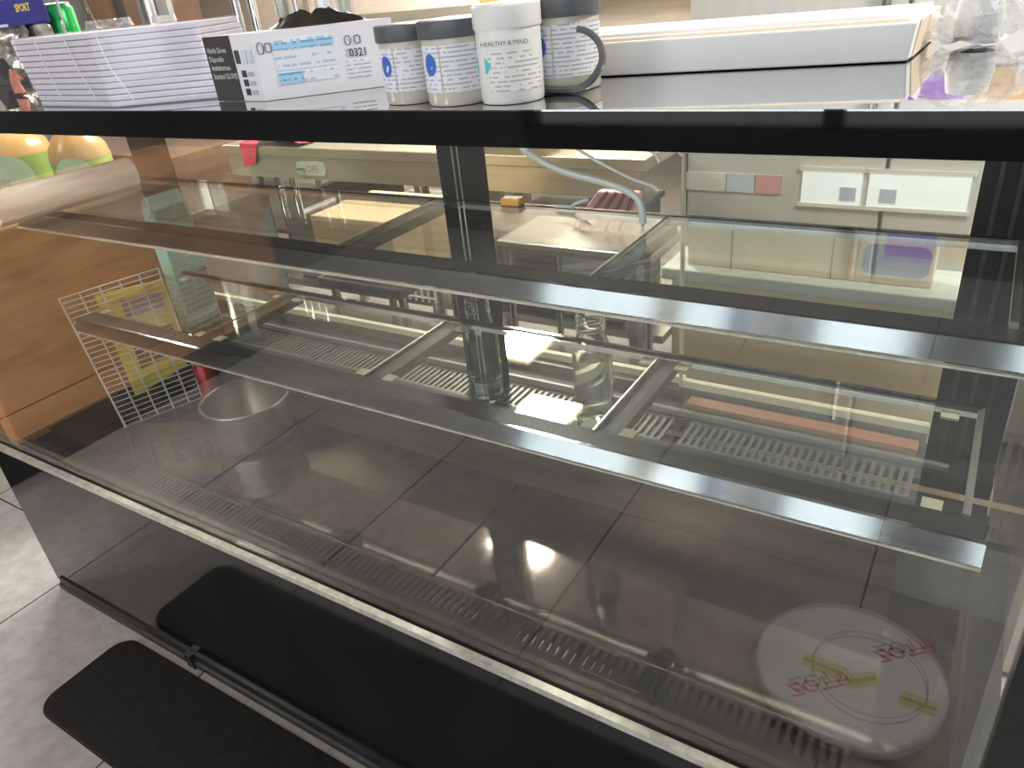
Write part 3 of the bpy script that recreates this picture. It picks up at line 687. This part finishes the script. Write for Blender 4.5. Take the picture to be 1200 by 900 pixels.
# tall stacks of clear cups behind the carton
for k, px in enumerate((343, 366, 390, 414)):
    p = aY(px, 60, 1.20); c = (p[0], 1.20, ZT)
    place = ('leftmost', 'second from the left', 'third from the left', 'rightmost')[k]
    t = thing('glass_cylinder', 'tall clear cylinder behind the black bag, %s of the four' % place, 'cylinder', c, 'tall clear cylinders behind the carton')
    part('wall', MB().lathe(c, [(0.018, 0.0005), (0.0185, 0.22), (0.0168, 0.22), (0.0163, 0.0005), (0.018, 0.0005)], 24, False), 'film_wrap', t)
    part('base', MB().lathe(c, [(0.018, 0.0), (0.018, 0.006)], 24), 'film_wrap', t)
    part('fill', MB().lathe(c, [(0.011, 0.006), (0.012, 0.19)], 18), ('label_cream', 'cardboard_pale', 'pale_glow', 'label_cream')[k], t)

# ------------------------------------------------------------------ inside the case
def bottle(px, py, lab, h, r, fill):
    b = aZ(px, py, -0.770); c = (b[0], b[1]+0.009, -0.770)
    t = thing('glass_bottle', lab, 'bottle', c, 'glass bottles in the case')
    wl = 0.0032
    outer = [(0.0005, 0.0006), (r*0.86, 0.0006), (r, 0.010), (r*1.02, h*0.60), (r*0.98, h*0.68), (r*0.74, h*0.80), (r*0.70, h*0.84), (r*0.70, h*0.86)]
    inner = [(r*0.70-wl, h*0.86), (r*0.70-wl, h*0.84), (r*0.74-wl, h*0.80), (r*0.98-wl, h*0.68), (r*1.02-wl, h*0.60), (r-wl, 0.014), (r*0.82-wl, 0.008), (0.0005, 0.0075)]
    bd = part('body', MB().lathe(c, outer+inner, 36, False), 'blown_glass', t)
    part('neck', MB().lathe(c, [(r*0.70, h*0.861), (r*0.78, h*0.875), (r*0.78, h*0.895), (r*0.71, h*0.91), (r*0.75, h*0.925), (r*0.71, h*0.94), (r*0.75, h*0.955), (r*0.71, h*0.97), (r*0.74, h*0.985), (r*0.70, h), (r*0.62, h), (r*0.61, h*0.861), (r*0.70, h*0.861)], 36, False), 'blown_glass', t)
    if fill: part('water', MB().lathe(c, [(0.0005, 0.0085), (r*0.80-wl, 0.009), (r-wl-0.0006, 0.015), (r*1.01-wl-0.0006, h*fill), (0.0005, h*fill)], 32, False), 'water', t)
    return t
bottle(570, 468, 'empty clear glass bottle without a cap in front of the black middle upright', 0.226, 0.034, 0.22)
bottle(695, 494, 'wide clear glass bottle partly filled, right of the bottle at the middle upright', 0.226, 0.037, 0.62)

# wire rack leaning on the end panel
r0 = aZ(148, 502, -0.935); r1 = aZ(240, 466, -0.935); r2 = aY(186, 316, 1.03); r3 = aY(70, 352, 0.85)
P00, P10, P11, P01 = [Vector(q) for q in (r0, r1, r2, r3)]
def rp(a, b): return tuple((P00*(1-a)+P10*a)*(1-b)+(P01*(1-a)+P11*a)*b + Vector((0, 0, 0.004)))
wr_ = thing('wire_rack', 'wire cooling rack leaning on the left end inside the case', 'rack', tuple(P00))
part('frame', MB().tube([rp(0, 0), rp(1, 0), rp(1, 1), rp(0, 1)], 0.0034, 6, True), 'wire', wr_)
for k in range(1, 5): part('long_wire', MB().tube([rp(k/5, 0), rp(k/5, 1)], 0.0024, 5), 'wire', wr_)
for k in range(1, 26): part('cross_wire', MB().tube([rp(0, k/26), rp(1, k/26)], 0.0017, 4), 'wire', wr_)

yq = [aY(x, y, Y) for x, y, Y in ((168, 466, 0.905), (228, 430, 1.030), (203, 328, 1.040), (120, 348, 0.925))]
yt = thing('yellow_tray', 'yellow plastic tray with a dark window standing behind the wire rack', 'tray', yq[0])
def thick(q, dx): return MB().hexa([q[0], q[1], vadd(q[1], (dx, 0, 0)), vadd(q[0], (dx, 0, 0)), q[3], q[2], vadd(q[2], (dx, 0, 0)), vadd(q[3], (dx, 0, 0))])
part('tray', thick([vadd(q, (-0.040, 0, 0)) for q in yq], 0.014), 'yellow', yt, 0.003)
def yl(a, b): return tuple((Vector(yq[0])*(1-a)+Vector(yq[1])*a)*(1-b)+(Vector(yq[3])*(1-a)+Vector(yq[2])*a)*b+Vector((-0.026, 0, 0)))
part('window', thick([yl(0.28, 0.72), yl(0.86, 0.72), yl(0.86, 0.90), yl(0.28, 0.90)], 0.002), 'purple_ink', yt)
part('window', thick([yl(0.22, 0.22), yl(0.9, 0.22), yl(0.9, 0.52), yl(0.22, 0.52)], 0.002), 'brown_dark', yt)

# water carton on the duct at the left
cb0 = aZ(203, 404, -0.77); cx, cy = cb0[0]-0.032, 1.12
wc = thing('drink_carton', 'pale mint drink carton lettered WATER standing at the left in the case', 'carton', (cx, cy, -0.77))
part('lower_sleeve', MB().box(cx-0.018, cx+0.030, cy-0.05, cy+0.05, -0.7695, -0.605), 'carton_print', wc, 0.003)
part('upper_sleeve', MB().box(cx-0.0185, cx+0.0305, cy-0.0505, cy+0.0505, -0.605, -0.43), 'mint', wc, 0.003)
part('gable', MB().prism([(cx-0.0185, -0.43), (cx+0.0305, -0.43), (cx+0.009, -0.40), (cx+0.003, -0.40)], 'y', cy-0.0505, cy+0.0505), 'mint', wc)
text('WATER', 0.031, (cx+0.0315, cy-0.008, -0.488), (0, 0, -1), (0, 1, 0), 'white_ink', wc)
cpm = MB().lathe((0, 0, 0), [(0.010, 0), (0.010, 0.014)], 14); cpm.v = [(cx+0.031+z, cy+0.036+x, -0.545+y) for x, y, z in cpm.v]
part('cap', cpm, 'red_cloth', wc, label='red cap')
rk = aZ(252, 471, -0.935)
rd = thing('red_can', 'red drink can standing on the case deck right of the wire rack', 'can', (rk[0], rk[1], -0.935))
part('body', MB().lathe((rk[0], rk[1], -0.935), [(0.022, 0.0008), (0.028, 0.008), (0.028, 0.112), (0.022, 0.122)], 26), 'red_can', rd)
part('rim', MB().lathe((rk[0], rk[1], -0.935), [(0.022, 0.121), (0.024, 0.124), (0.020, 0.125)], 26), 'aluminium', rd)
part('label', MB().lathe((rk[0], rk[1], -0.935), [(0.0284, 0.03), (0.0284, 0.085)], 12, False, math.radians(-170), math.radians(-100)), 'white_ink', rd)
pt = aZ(322, 497, -0.935); pc = (pt[0], pt[1]-0.06, -0.935)
po = thing('steel_pot', 'brushed steel container standing on the case deck under the lower shelf', 'pot', pc)
part('bowl', MB().lathe(pc, [(0.085, 0.001), (0.098, 0.012), (0.104, 0.11), (0.100, 0.11), (0.094, 0.014), (0.0, 0.010)], 36), 'steel', po)
part('rim', MB().tube([(pc[0]+0.104*math.cos(a*math.pi/18), pc[1]+0.104*math.sin(a*math.pi/18), pc[2]+0.111) for a in range(36)], 0.003, 6, True), 'steel', po)

# foil-film roll on the upper shelf
fa = Vector((-1.71, 0.685, -0.298)); fb = Vector((-1.71, 0.985, -0.298))
fb = Vector((-1.622, 0.958, -0.3025)); fa = Vector((-1.63, 0.662, -0.3025))
rl = thing('film_roll', 'silvery roll of wrapping film lying on the left end of the upper shelf', 'roll', (-1.75, 0.86, -0.337))
part('roll', MB().tube([tuple(fa.lerp(fb, t/10)) for t in range(11)], 0.034, 24), 'foil', rl)
part('core', MB().tube([tuple(fb), tuple(fb.lerp(fa, -0.02))], 0.024, 20), 'felt', rl)

# cables modelled inside the case in place of their reflection in the glass
def cab(name, pts, Y, r, mat, lab):
    p = [(q[0], q[1], max(-0.331, min(q[2], -0.137))) for q in smooth([aY(x, y, Y) for x, y in pts])]; b = p[-1]
    solo(name, MB().tube(p, r, 8), mat, lab, 'cable', b)
cab('cable', [(655, 130), (632, 152), (614, 160), (612, 172), (630, 186), (664, 202), (705, 213), (735, 224), (750, 238), (754, 268)], 0.98, 0.0055, 'grey_cable', 'thick grey cable in place of a reflection, looping down behind the front glass to the upper shelf')
cab('cable', [(638, 128), (655, 158), (690, 183), (735, 207), (762, 217), (772, 224)], 1.00, 0.0024, 'white_cable', 'thin white cable in place of a reflection, slanting down to the right beneath the case top')
cab('cable', [(670, 140), (700, 160), (745, 173), (765, 178), (773, 190)], 1.02, 0.0026, 'grey_cable', 'short grey cable in place of a reflection, arching tightly just under the case top')
cab('cable', [(722, 132), (760, 155), (785, 168), (800, 182)], 1.03, 0.0026, 'white_cable', 'rightmost thin cable in place of a reflection, hanging from the case top')
cab('cable', [(690, 234), (672, 240), (668, 252), (674, 258), (662, 262), (655, 277)], 1.03, 0.0028, 'white_cable', 'short pale cable end in place of a reflection, curling on the upper shelf beside the pink tray')

# felt offcut, orange reflection bar and orange clips
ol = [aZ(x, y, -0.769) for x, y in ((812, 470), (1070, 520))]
solo('reflection_bar', MB().box(ol[0][0], -0.03, 1.195, 1.225, -0.7695, -0.752), 'reflected_orange', 'orange-brown bar in place of a reflection on the black duct behind the rear slots', 'lath', (-0.3, 1.21, -0.7695))  # orange reflection in the duct, built as a solid bar
o1 = aY(610, 258, 1.06)
solo('orange_clip', MB().box(o1[0]-0.018, o1[0]+0.018, 1.030, 1.052, -0.337, -0.325), 'orange_light', 'small orange clip sitting on the rear edge of the upper shelf', 'clip', (o1[0], 1.041, -0.337), 0.002)

# ------------------------------------------------------------------ behind the case: kitchen
ZB = -0.540
kb = thing('kitchen_bench', 'long stainless steel kitchen bench standing behind the case', 'bench', (-1.8, 2.5, -1.497))
part('worktop', MB().box(-2.95, -0.93, 2.2, 2.85, -0.58, ZB), 'steel_tan', kb, 0.004)
part('apron', MB().box(-2.93, -0.95, 2.205, 2.225, -0.67, -0.58), 'steel_tan', kb)
for x in (-2.85, -1.9, -1.0):
    for y in (2.27, 2.78): part('leg', MB().tube([(x, y, -1.497), (x, y, -0.58)], 0.03, 12), 'steel', kb)
part('undershelf', MB().box(-2.9, -0.9, 2.26, 2.8, -1.20, -1.17), 'steel', kb)
part('badge', MB().prism(rrect(-2.50, -2.33, -0.652, -0.596, 0.026), 'y', 2.199, 2.2045), 'label_cream', kb)
part('badge_mark', MB().lathe((-2.47, 2.198, -0.624), [(0.022, -0.001), (0.022, 0.001)], 16), 'dark_grey', kb)
text('OFE', 0.04, (-2.44, 2.1985, -0.638), (1, 0, 0), (0, 0, 1), 'mid_grey', kb)
rcl = MB(); rr = random.Random(2)
a0 = aY(285, 183, 2.19); a1 = aY(335, 168, 2.25)
for j in range(6):
    for i in range(12):
        t = i/11; x = a0[0]+(a1[0]-a0[0]+0.12)*t; y = 2.21+0.05*j
        rcl.v.append((x, y, ZB+0.004+(0.022+0.02*math.sin(3*t+j))*(0.4+0.6*rr.random())))
for j in range(5):
    for i in range(11): k = j*12+i; rcl.f.append((k, k+1, k+13, k+12))
n = len(rcl.v)
rcl.v += [(a0[0]-0.01, 2.194, ZB+0.012), (a0[0]+0.10, 2.194, ZB+0.012), (a0[0]+0.07, 2.19, ZB-0.07), (a0[0]-0.01, 2.19, ZB-0.09), (a0[0], 2.212, ZB+0.02), (a0[0]+0.10, 2.212, ZB+0.02)]
rcl.f += [(n, n+1, n+2, n+3), (n, n+1, n+5, n+4)]; rcl.smooth = True
solo('red_cloth', rcl, 'red_cloth', 'bright red cloth draped over the left front edge of the steel bench', 'cloth', (a0[0], 2.25, ZB))
# under and on the bench
def crate(x0, x1, z1, mat, lab, y0=2.3, y1=2.7, z0=-1.17, nm='storage_tub', cat='tub', grp='tubs on the bench undershelf'):
    t = thing(nm, lab, cat, ((x0+x1)/2, (y0+y1)/2, z0), grp)
    part('body', MB().box(x0, x1, y0, y1, z0+0.0005, z1), mat, t, 0.01); part('lid', MB().box(x0-0.012, x1+0.012, y0-0.012, y1+0.012, z1, z1+0.025), mat, t, 0.005); return t
crate(-2.75, -2.55, -0.82, 'mid_grey', 'grey lidded tub at the left end of the bench undershelf')
crate(-2.50, -2.36, -0.76, 'dark_grey', 'narrow dark tub second from the left on the bench undershelf')
crate(-2.32, -2.10, -0.86, 'steel_pale', 'pale steel tub on the undershelf right of the narrow dark tub')
crate(-1.80, -1.66, -0.80, 'label_cream', 'cream tub with print on the undershelf by the middle bench leg')
crate(-1.58, -1.36, -0.84, 'dark_grey', 'wide dark tub on the undershelf right of the cream tub')
crate(-1.32, -1.08, -0.80, 'mid_grey', 'grey lidded tub at the right end of the bench undershelf')
# white basket grid
gbk = thing('wire_basket', 'white wire basket panel standing in front of the bench undershelf', 'basket', (-2.0, 2.22, -1.17))
for i in range(6): part('wire', MB().tube([(-2.06+0.035*i, 2.235, -1.168), (-2.06+0.035*i, 2.235, -0.72)], 0.006, 5), 'white_plastic', gbk)
for i in range(9): part('wire', MB().tube([(-2.06, 2.235, -1.15+0.052*i), (-1.885, 2.235, -1.15+0.052*i)], 0.005, 5), 'white_plastic', gbk)
tb = thing('cardboard_box', 'tan cardboard box standing on the steel bench left of the black upright', 'box', (-1.58, 2.5, ZB))
part('body', MB().box(-1.80, -1.36, 2.34, 2.74, ZB+0.0005, ZB+0.20), 'cardboard_pale', tb, 0.004)
part('flap', MB().hexa([(-1.80, 2.34, ZB+0.198), (-1.36, 2.34, ZB+0.198), (-1.36, 2.22, ZB+0.188), (-1.80, 2.22, ZB+0.188), (-1.80, 2.34, ZB+0.204), (-1.36, 2.34, ZB+0.204), (-1.36, 2.22, ZB+0.194), (-1.80, 2.22, ZB+0.194)]), 'cardboard', tb)
lowb = aY(455, 285, 1.75)
lb2 = thing('cardboard_box', 'flat tan cardboard box on a stool close behind the case', 'box', (lowb[0], 1.75, -0.80))
part('body', MB().box(lowb[0]-0.17, lowb[0]+0.16, 1.60, 1.90, -0.7995, -0.60), 'cardboard_pale', lb2, 0.004)
part('tape', MB().box(lowb[0]-0.172, lowb[0]+0.162, 1.74, 1.78, -0.80, -0.5985), 'cardboard', lb2)
stl = thing('stool', 'dark stool carrying the flat cardboard box behind the case', 'stool', (lowb[0], 1.75, -1.497))
part('seat', MB().box(lowb[0]-0.18, lowb[0]+0.17, 1.58, 1.92, -0.835, -0.8005), 'dark_grey', stl, 0.006)
for dx in (-0.15, 0.14):
    for dy in (-0.13, 0.13): part('leg', MB().tube([(lowb[0]+dx, 1.75+dy, -1.497), (lowb[0]+dx, 1.75+dy, -0.835)], 0.014, 8), 'steel', stl)
# pink ridged tray leaning on the bench front
pq = [aY(x, y, 1.95) for x, y in ((668, 268), (742, 272), (748, 226), (700, 224))]
pkt = thing('pink_tray', 'pink ridged tray behind the rear glass under the hanging cables', 'tray', (pq[0][0], 1.95, pq[0][2]))
part('tray', MB().hexa([pq[0], pq[1], vadd(pq[1], (0, 0.03, 0)), vadd(pq[0], (0, 0.03, 0)), pq[3], pq[2], vadd(pq[2], (0, 0.03, 0)), vadd(pq[3], (0, 0.03, 0))]), 'pink', pkt, 0.006)
for k in range(4):
    t = 0.15+0.22*k; a = Vector(pq[0]).lerp(Vector(pq[1]), t)+Vector((0, -0.006, 0)); b = Vector(pq[3]).lerp(Vector(pq[2]), min(1, t+0.12))+Vector((0, -0.006, 0))
    part('ridge', MB().tube([tuple(a), tuple(b)], 0.006, 6), 'pink_dark', pkt)
kt_x = (pq[0][0]+pq[1][0])/2; kt_z = pq[0][2]
trl = thing('trolley', 'low steel trolley behind the case carrying the pink tray', 'trolley', (kt_x, 2.0, -1.497))
part('top', MB().box(kt_x-0.28, kt_x+0.22, 1.80, 2.15, kt_z-0.035, kt_z-0.004), 'steel', trl, 0.004)
part('shelf', MB().box(kt_x-0.27, kt_x+0.21, 1.82, 2.13, -1.25, -1.225), 'steel', trl)
for dx in (-0.26, 0.20):
    for dy in (1.83, 2.12): part('leg', MB().tube([(kt_x+dx, dy, -1.46), (kt_x+dx, dy, kt_z-0.035)], 0.012, 8), 'steel', trl); part('wheel', MB().lathe((kt_x+dx, dy, -1.497), [(0.014, 0), (0.022, 0.012), (0.022, 0.028), (0.014, 0.038)], 12), 'dark_grey', trl)
ok = aY(585, 216, 2.4); ok2 = aY(607, 209, 2.4)
solo('knife_handle', MB().tube([ok, ok2], 0.013, 8), 'orange', 'orange handle of a kitchen tool on the bench right of the black upright', 'tool', (ok[0], 2.4, ok[2]))

# tall pale fridge at the right, with a made-up pale door band that glows
FX0, FX1, FY = -0.88, 0.62, 2.45
fd = thing('fridge', 'tall pale steel kitchen fridge behind the right half of the case', 'fridge', (-0.1, 2.8, -1.497))
part('cabinet', MB().box(FX0, FX1, FY, 3.1, -1.45, 0.75), 'steel_pale', fd, 0.006)
part('plinth', MB().box(FX0+0.03, FX1-0.03, FY+0.05, 3.05, -1.497, -1.45), 'dark_grey', fd)
for a, b in ((FX0+0.005, -0.28), (-0.27, FX1-0.005)):
    d = part('door', MB().box(a, b, FY-0.035, FY-0.001, -1.40, 0.74), 'steel_pale', fd, 0.006)
    part('handle', MB().tube([(b-0.05, FY-0.06, -0.2), (b-0.05, FY-0.06, 0.3)], 0.012, 8), 'steel', d)
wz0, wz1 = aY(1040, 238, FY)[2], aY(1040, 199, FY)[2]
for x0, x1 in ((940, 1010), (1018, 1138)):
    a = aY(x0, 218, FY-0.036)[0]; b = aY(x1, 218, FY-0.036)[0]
    s = part('window', MB().box(a, b, FY-0.042, FY-0.0355, wz0, wz1), 'pale_glow', fd)  # made-up band; its glow is added to brighten the door
    part('band_trim', MB().box(a-0.01, b+0.01, FY-0.044, FY-0.036, wz1, wz1+0.012).box(a-0.01, b+0.01, FY-0.044, FY-0.036, wz0-0.012, wz0), 'white_plastic', s)
for x0, x1 in ((985, 1004), (1032, 1052)):
    a = aY(x0, 218, FY-0.043)[0]; b = aY(x1, 218, FY-0.043)[0]
    part('notice', MB().box(a, b, FY-0.0445, FY-0.0425, wz0+0.012, wz1-0.045), 'pale_ink', fd)
for x0, x1, m_ in ((805, 850, 'white_plastic'), (852, 884, 'pale_ink'), (886, 916, 'pink')):
    a = aY(x0, 218, FY-0.036)[0]; b = aY(x1, 218, FY-0.036)[0]
    part('notice', MB().box(a, b, FY-0.040, FY-0.0355, wz0+0.02, wz1-0.02), m_, fd)
def up_(px, py):
    d = ray(px, py); P = [c*ZT/d[2] for c in d]; t = (FY-0.037-P[1])/d[1]
    return (P[0]+d[0]*t, P[2]-d[2]*t)
v0, v1, v2 = up_(1064, 117), up_(1128, 117), up_(1085, 84)
part('notice', MB().box(v0[0], v1[0], FY-0.040, FY-0.0355, min(v0[1], v2[1]), max(v0[1], v2[1])), 'violet', fd, label='violet notice')
v0, v1, v2 = up_(1140, 117), up_(1215, 117), up_(1160, 78)
part('notice', MB().box(v0[0], v1[0], FY-0.040, FY-0.0355, min(v0[1], v2[1]), max(v0[1], v2[1])), 'cardboard', fd, label='brown card notice')
# cardboard strip box with violet oval
bx0 = aY(806, 290, 1.62)[0]; bx1 = aY(1098, 300, 1.62)[0]; bz0 = aY(950, 324, 1.62)[2]; bz1 = aY(950, 276, 1.62)[2]
lg = thing('cardboard_box', 'long flat tan cardboard box with a violet oval print behind the right rear glass', 'box', ((bx0+bx1)/2, 1.72, bz0))
part('body', MB().box(bx0, bx1, 1.62, 1.68, bz0, bz1), 'cardboard_pale', lg, 0.003)
vx0 = aY(1012, 295, 1.618)[0]; vx1 = aY(1094, 295, 1.618)[0]
part('oval_print', MB().prism(rrect(vx0, vx1, bz0+0.020, bz1-0.006, 0.020), 'y', 1.6175, 1.6195), 'purple_ink', lg)
for fx in (0.2, 0.62): part('seam', MB().box(bx0+(bx1-bx0)*fx, bx0+(bx1-bx0)*fx+0.003, 1.6182, 1.6196, bz0, bz1), 'brown_door', lg)
lt = thing('low_table', 'pale low table behind the right rear glass under the long cardboard box', 'table', ((bx0+bx1)/2, 1.75, -1.497))
part('tabletop', MB().box(bx0-0.05, 0.10, 1.58, 1.74, bz0-0.03, bz0-0.0005), 'steel_pale', lt, 0.004)
part('front', MB().box(bx0-0.03, 0.08, 1.60, 1.615, -1.40, bz0-0.03), 'cardboard_pale', lt, label='tan laminated front')
for x in (bx0-0.02, 0.07):
    for y in (1.63, 1.71): part('leg', MB().tube([(x, y, -1.497), (x, y, bz0-0.03)], 0.014, 8), 'steel', lt)

# left background: shelving posts, brown cupboard, side counter with two jugs
cup = thing('brown_cupboard', 'dark brown wooden cupboard standing behind the left end of the case', 'cupboard', (-4.1, 2.4, -1.497))
part('carcass', MB().box(-4.75, -3.42, 2.25, 2.75, -1.497, -0.62), 'brown_dark', cup, 0.004)
for a, b in ((-4.73, -4.10), (-4.08, -3.44)): part('door', MB().box(a, b, 2.235, 2.249, -1.42, -0.66), 'brown_door', cup, 0.003)
rkx = [aY(x, 100, 2.6)[0] for x in (258, 277, 308)]
sh = thing('shelving_rack', 'chrome shelving rack with thin posts standing behind the paper bundle', 'rack', (rkx[1], 2.8, -1.497))
for x in rkx[:2]:
    for y in (2.9, 3.2): part('post', MB().tube([(x-0.1, y, -1.497), (x-0.1, y, 0.6)], 0.022, 10), 'chrome', sh)
for z in (-1.2, -0.2, 0.4): part('shelf', MB().box(rkx[0]-0.55, rkx[1]-0.09, 2.9, 3.2, z-0.015, z+0.010), 'aluminium', sh)
gp_ = aY(180, 20, 3.4)
pp = thing('steel_pillar', 'grey steel pillar standing behind the left of the case, left of the chrome rack', 'pillar', (gp_[0], 3.4, -1.497))
part('column', MB().tube([(gp_[0], 3.4, -1.497), (gp_[0], 3.4, 1.2)], 0.08, 16), 'aluminium', pp)
part('flange', MB().box(gp_[0]+0.09, gp_[0]+0.20, 3.38, 3.42, -1.497, 1.2), 'mid_grey', pp)
b0 = aY(98, 10, 3.7)[0]; b1 = aY(166, 10, 3.7)[0]
tc_ = thing('tall_cupboard', 'tall brown cupboard with a dark gap standing left of the steel pillar', 'cupboard', ((b0+b1)/2, 3.9, -1.497))
part('door', MB().box(b0, b0+0.42*(b1-b0), 3.7, 4.2, -1.497, 0.8), 'brown_door', tc_, 0.004)
part('gap', MB().box(b0+0.42*(b1-b0), b0+0.72*(b1-b0), 3.76, 4.2, -1.497, 0.78), 'dark_grey', tc_)
part('door', MB().box(b0+0.72*(b1-b0), b1, 3.7, 4.2, -1.497, 0.8), 'brown_door', tc_, 0.004)
sc_ = thing('side_counter', 'grey side counter with steel top carrying two jugs left of the case', 'counter', (-3.0, 1.65, -1.497))
part('carcass', MB().box(-3.75, -2.42, 1.42, 1.95, -1.497, -0.665), 'mid_grey', sc_, 0.004)
part('worktop', MB().box(-3.78, -2.39, 1.40, 1.97, -0.665, -0.63), 'steel', sc_, 0.004)
def jug(px, w_, lab):
    p = aY(px, 200, 1.55); c = (p[0], 1.55, -0.63)
    t = thing('jug', lab, 'jug', c, 'two labelled jugs on the side counter')
    part('body', MB().lathe(c, [(w_*0.92, 0.0005), (w_, 0.02), (w_, 0.19)], 30), 'jug_green', t)
    part('shoulder', MB().lathe(c, [(w_, 0.19), (w_*0.94, 0.23), (w_*0.5, 0.29), (w_*0.3, 0.31), (w_*0.3, 0.35)], 30), 'jug_amber', t)
    a = MB(); nn = 16
    for i in range(nn+1):
        q = -1+2*i/nn; th = math.radians(-50)+0.72*q; zt_ = 0.12+0.085*math.sqrt(max(0, 1-q*q))
        for zz in (0.02, zt_): a.v.append((c[0]+w_*1.025*math.cos(th), c[1]+w_*1.025*math.sin(th), c[2]+zz))
    for i in range(nn): a.f.append((2*i, 2*i+2, 2*i+3, 2*i+1))
    a.smooth = True; part('label', a, 'label_mint', t, label='arched pale green label')
    th = math.radians(-50)
    text('750g', 0.035, (c[0]+w_*1.06*math.cos(th)-0.035, c[1]+w_*1.06*math.sin(th)-0.04, c[2]+0.095), (1, 0.8, 0), (0, 0, 1), 'mid_grey', t)
jug(26, 0.135, 'large amber and green jug cut by the left edge of the picture')
jug(100, 0.105, 'smaller amber and green jug right of the large jug')
# back wall shelf, board, splashback
z0 = aY(500, 28, 4.6)[2]; z1 = aY(500, 9, 4.6)[2]
xa = aY(425, 20, 4.6)[0]; xb = aY(640, 20, 4.6)[0]
ws = thing('wall_shelf', 'grey-brown steel shelf fixed along the kitchen back wall', 'shelf', ((xa+xb)/2, 4.7, z0))
part('board', MB().box(xa-0.2, xb, 4.55, 4.80, z0, z1), 'steel_tan', ws, 0.005)
for x in (xa, (xa+xb)/2, xb-0.1): part('bracket', MB().box(x, x+0.04, 4.60, 4.80, z0-0.15, z0), 'mid_grey', ws)
oa = aY(566, 15, 4.6)[0]; ob = aY(622, 15, 4.6)[0]; oz = z1
solo('cutting_board', MB().box(oa, ob, 4.57, 4.62, oz, oz+0.55), 'board_orange', 'orange cutting board leaning on the wall shelf behind the white tub', 'cutting board', ((oa+ob)/2, 4.6, oz), 0.01)
sx0 = aY(636, 20, 4.6)[0]; sx1 = aY(835, 20, 4.6)[0]
hd = thing('steel_range', 'stainless steel cooking range against the back wall behind the foam box', 'range', ((sx0+sx1)/2, 4.4, -1.497))
part('body', MB().box(sx0, sx1, 4.15, 4.78, -1.497, -0.45), 'steel', hd, 0.005)
part('splashback', MB().box(sx0, sx1, 4.70, 4.78, -0.45, 0.25), 'steel_tan', hd, 0.004)
part('ledge', MB().box(sx0, sx1, 4.55, 4.70, -0.16, -0.11), 'steel', hd, 0.004)
for i in range(3): part('knob', MB().lathe((sx0+0.3+0.4*i, 4.14, -0.60), [(0.04, -0.02), (0.04, 0.02)], 14), 'dark_grey', hd)
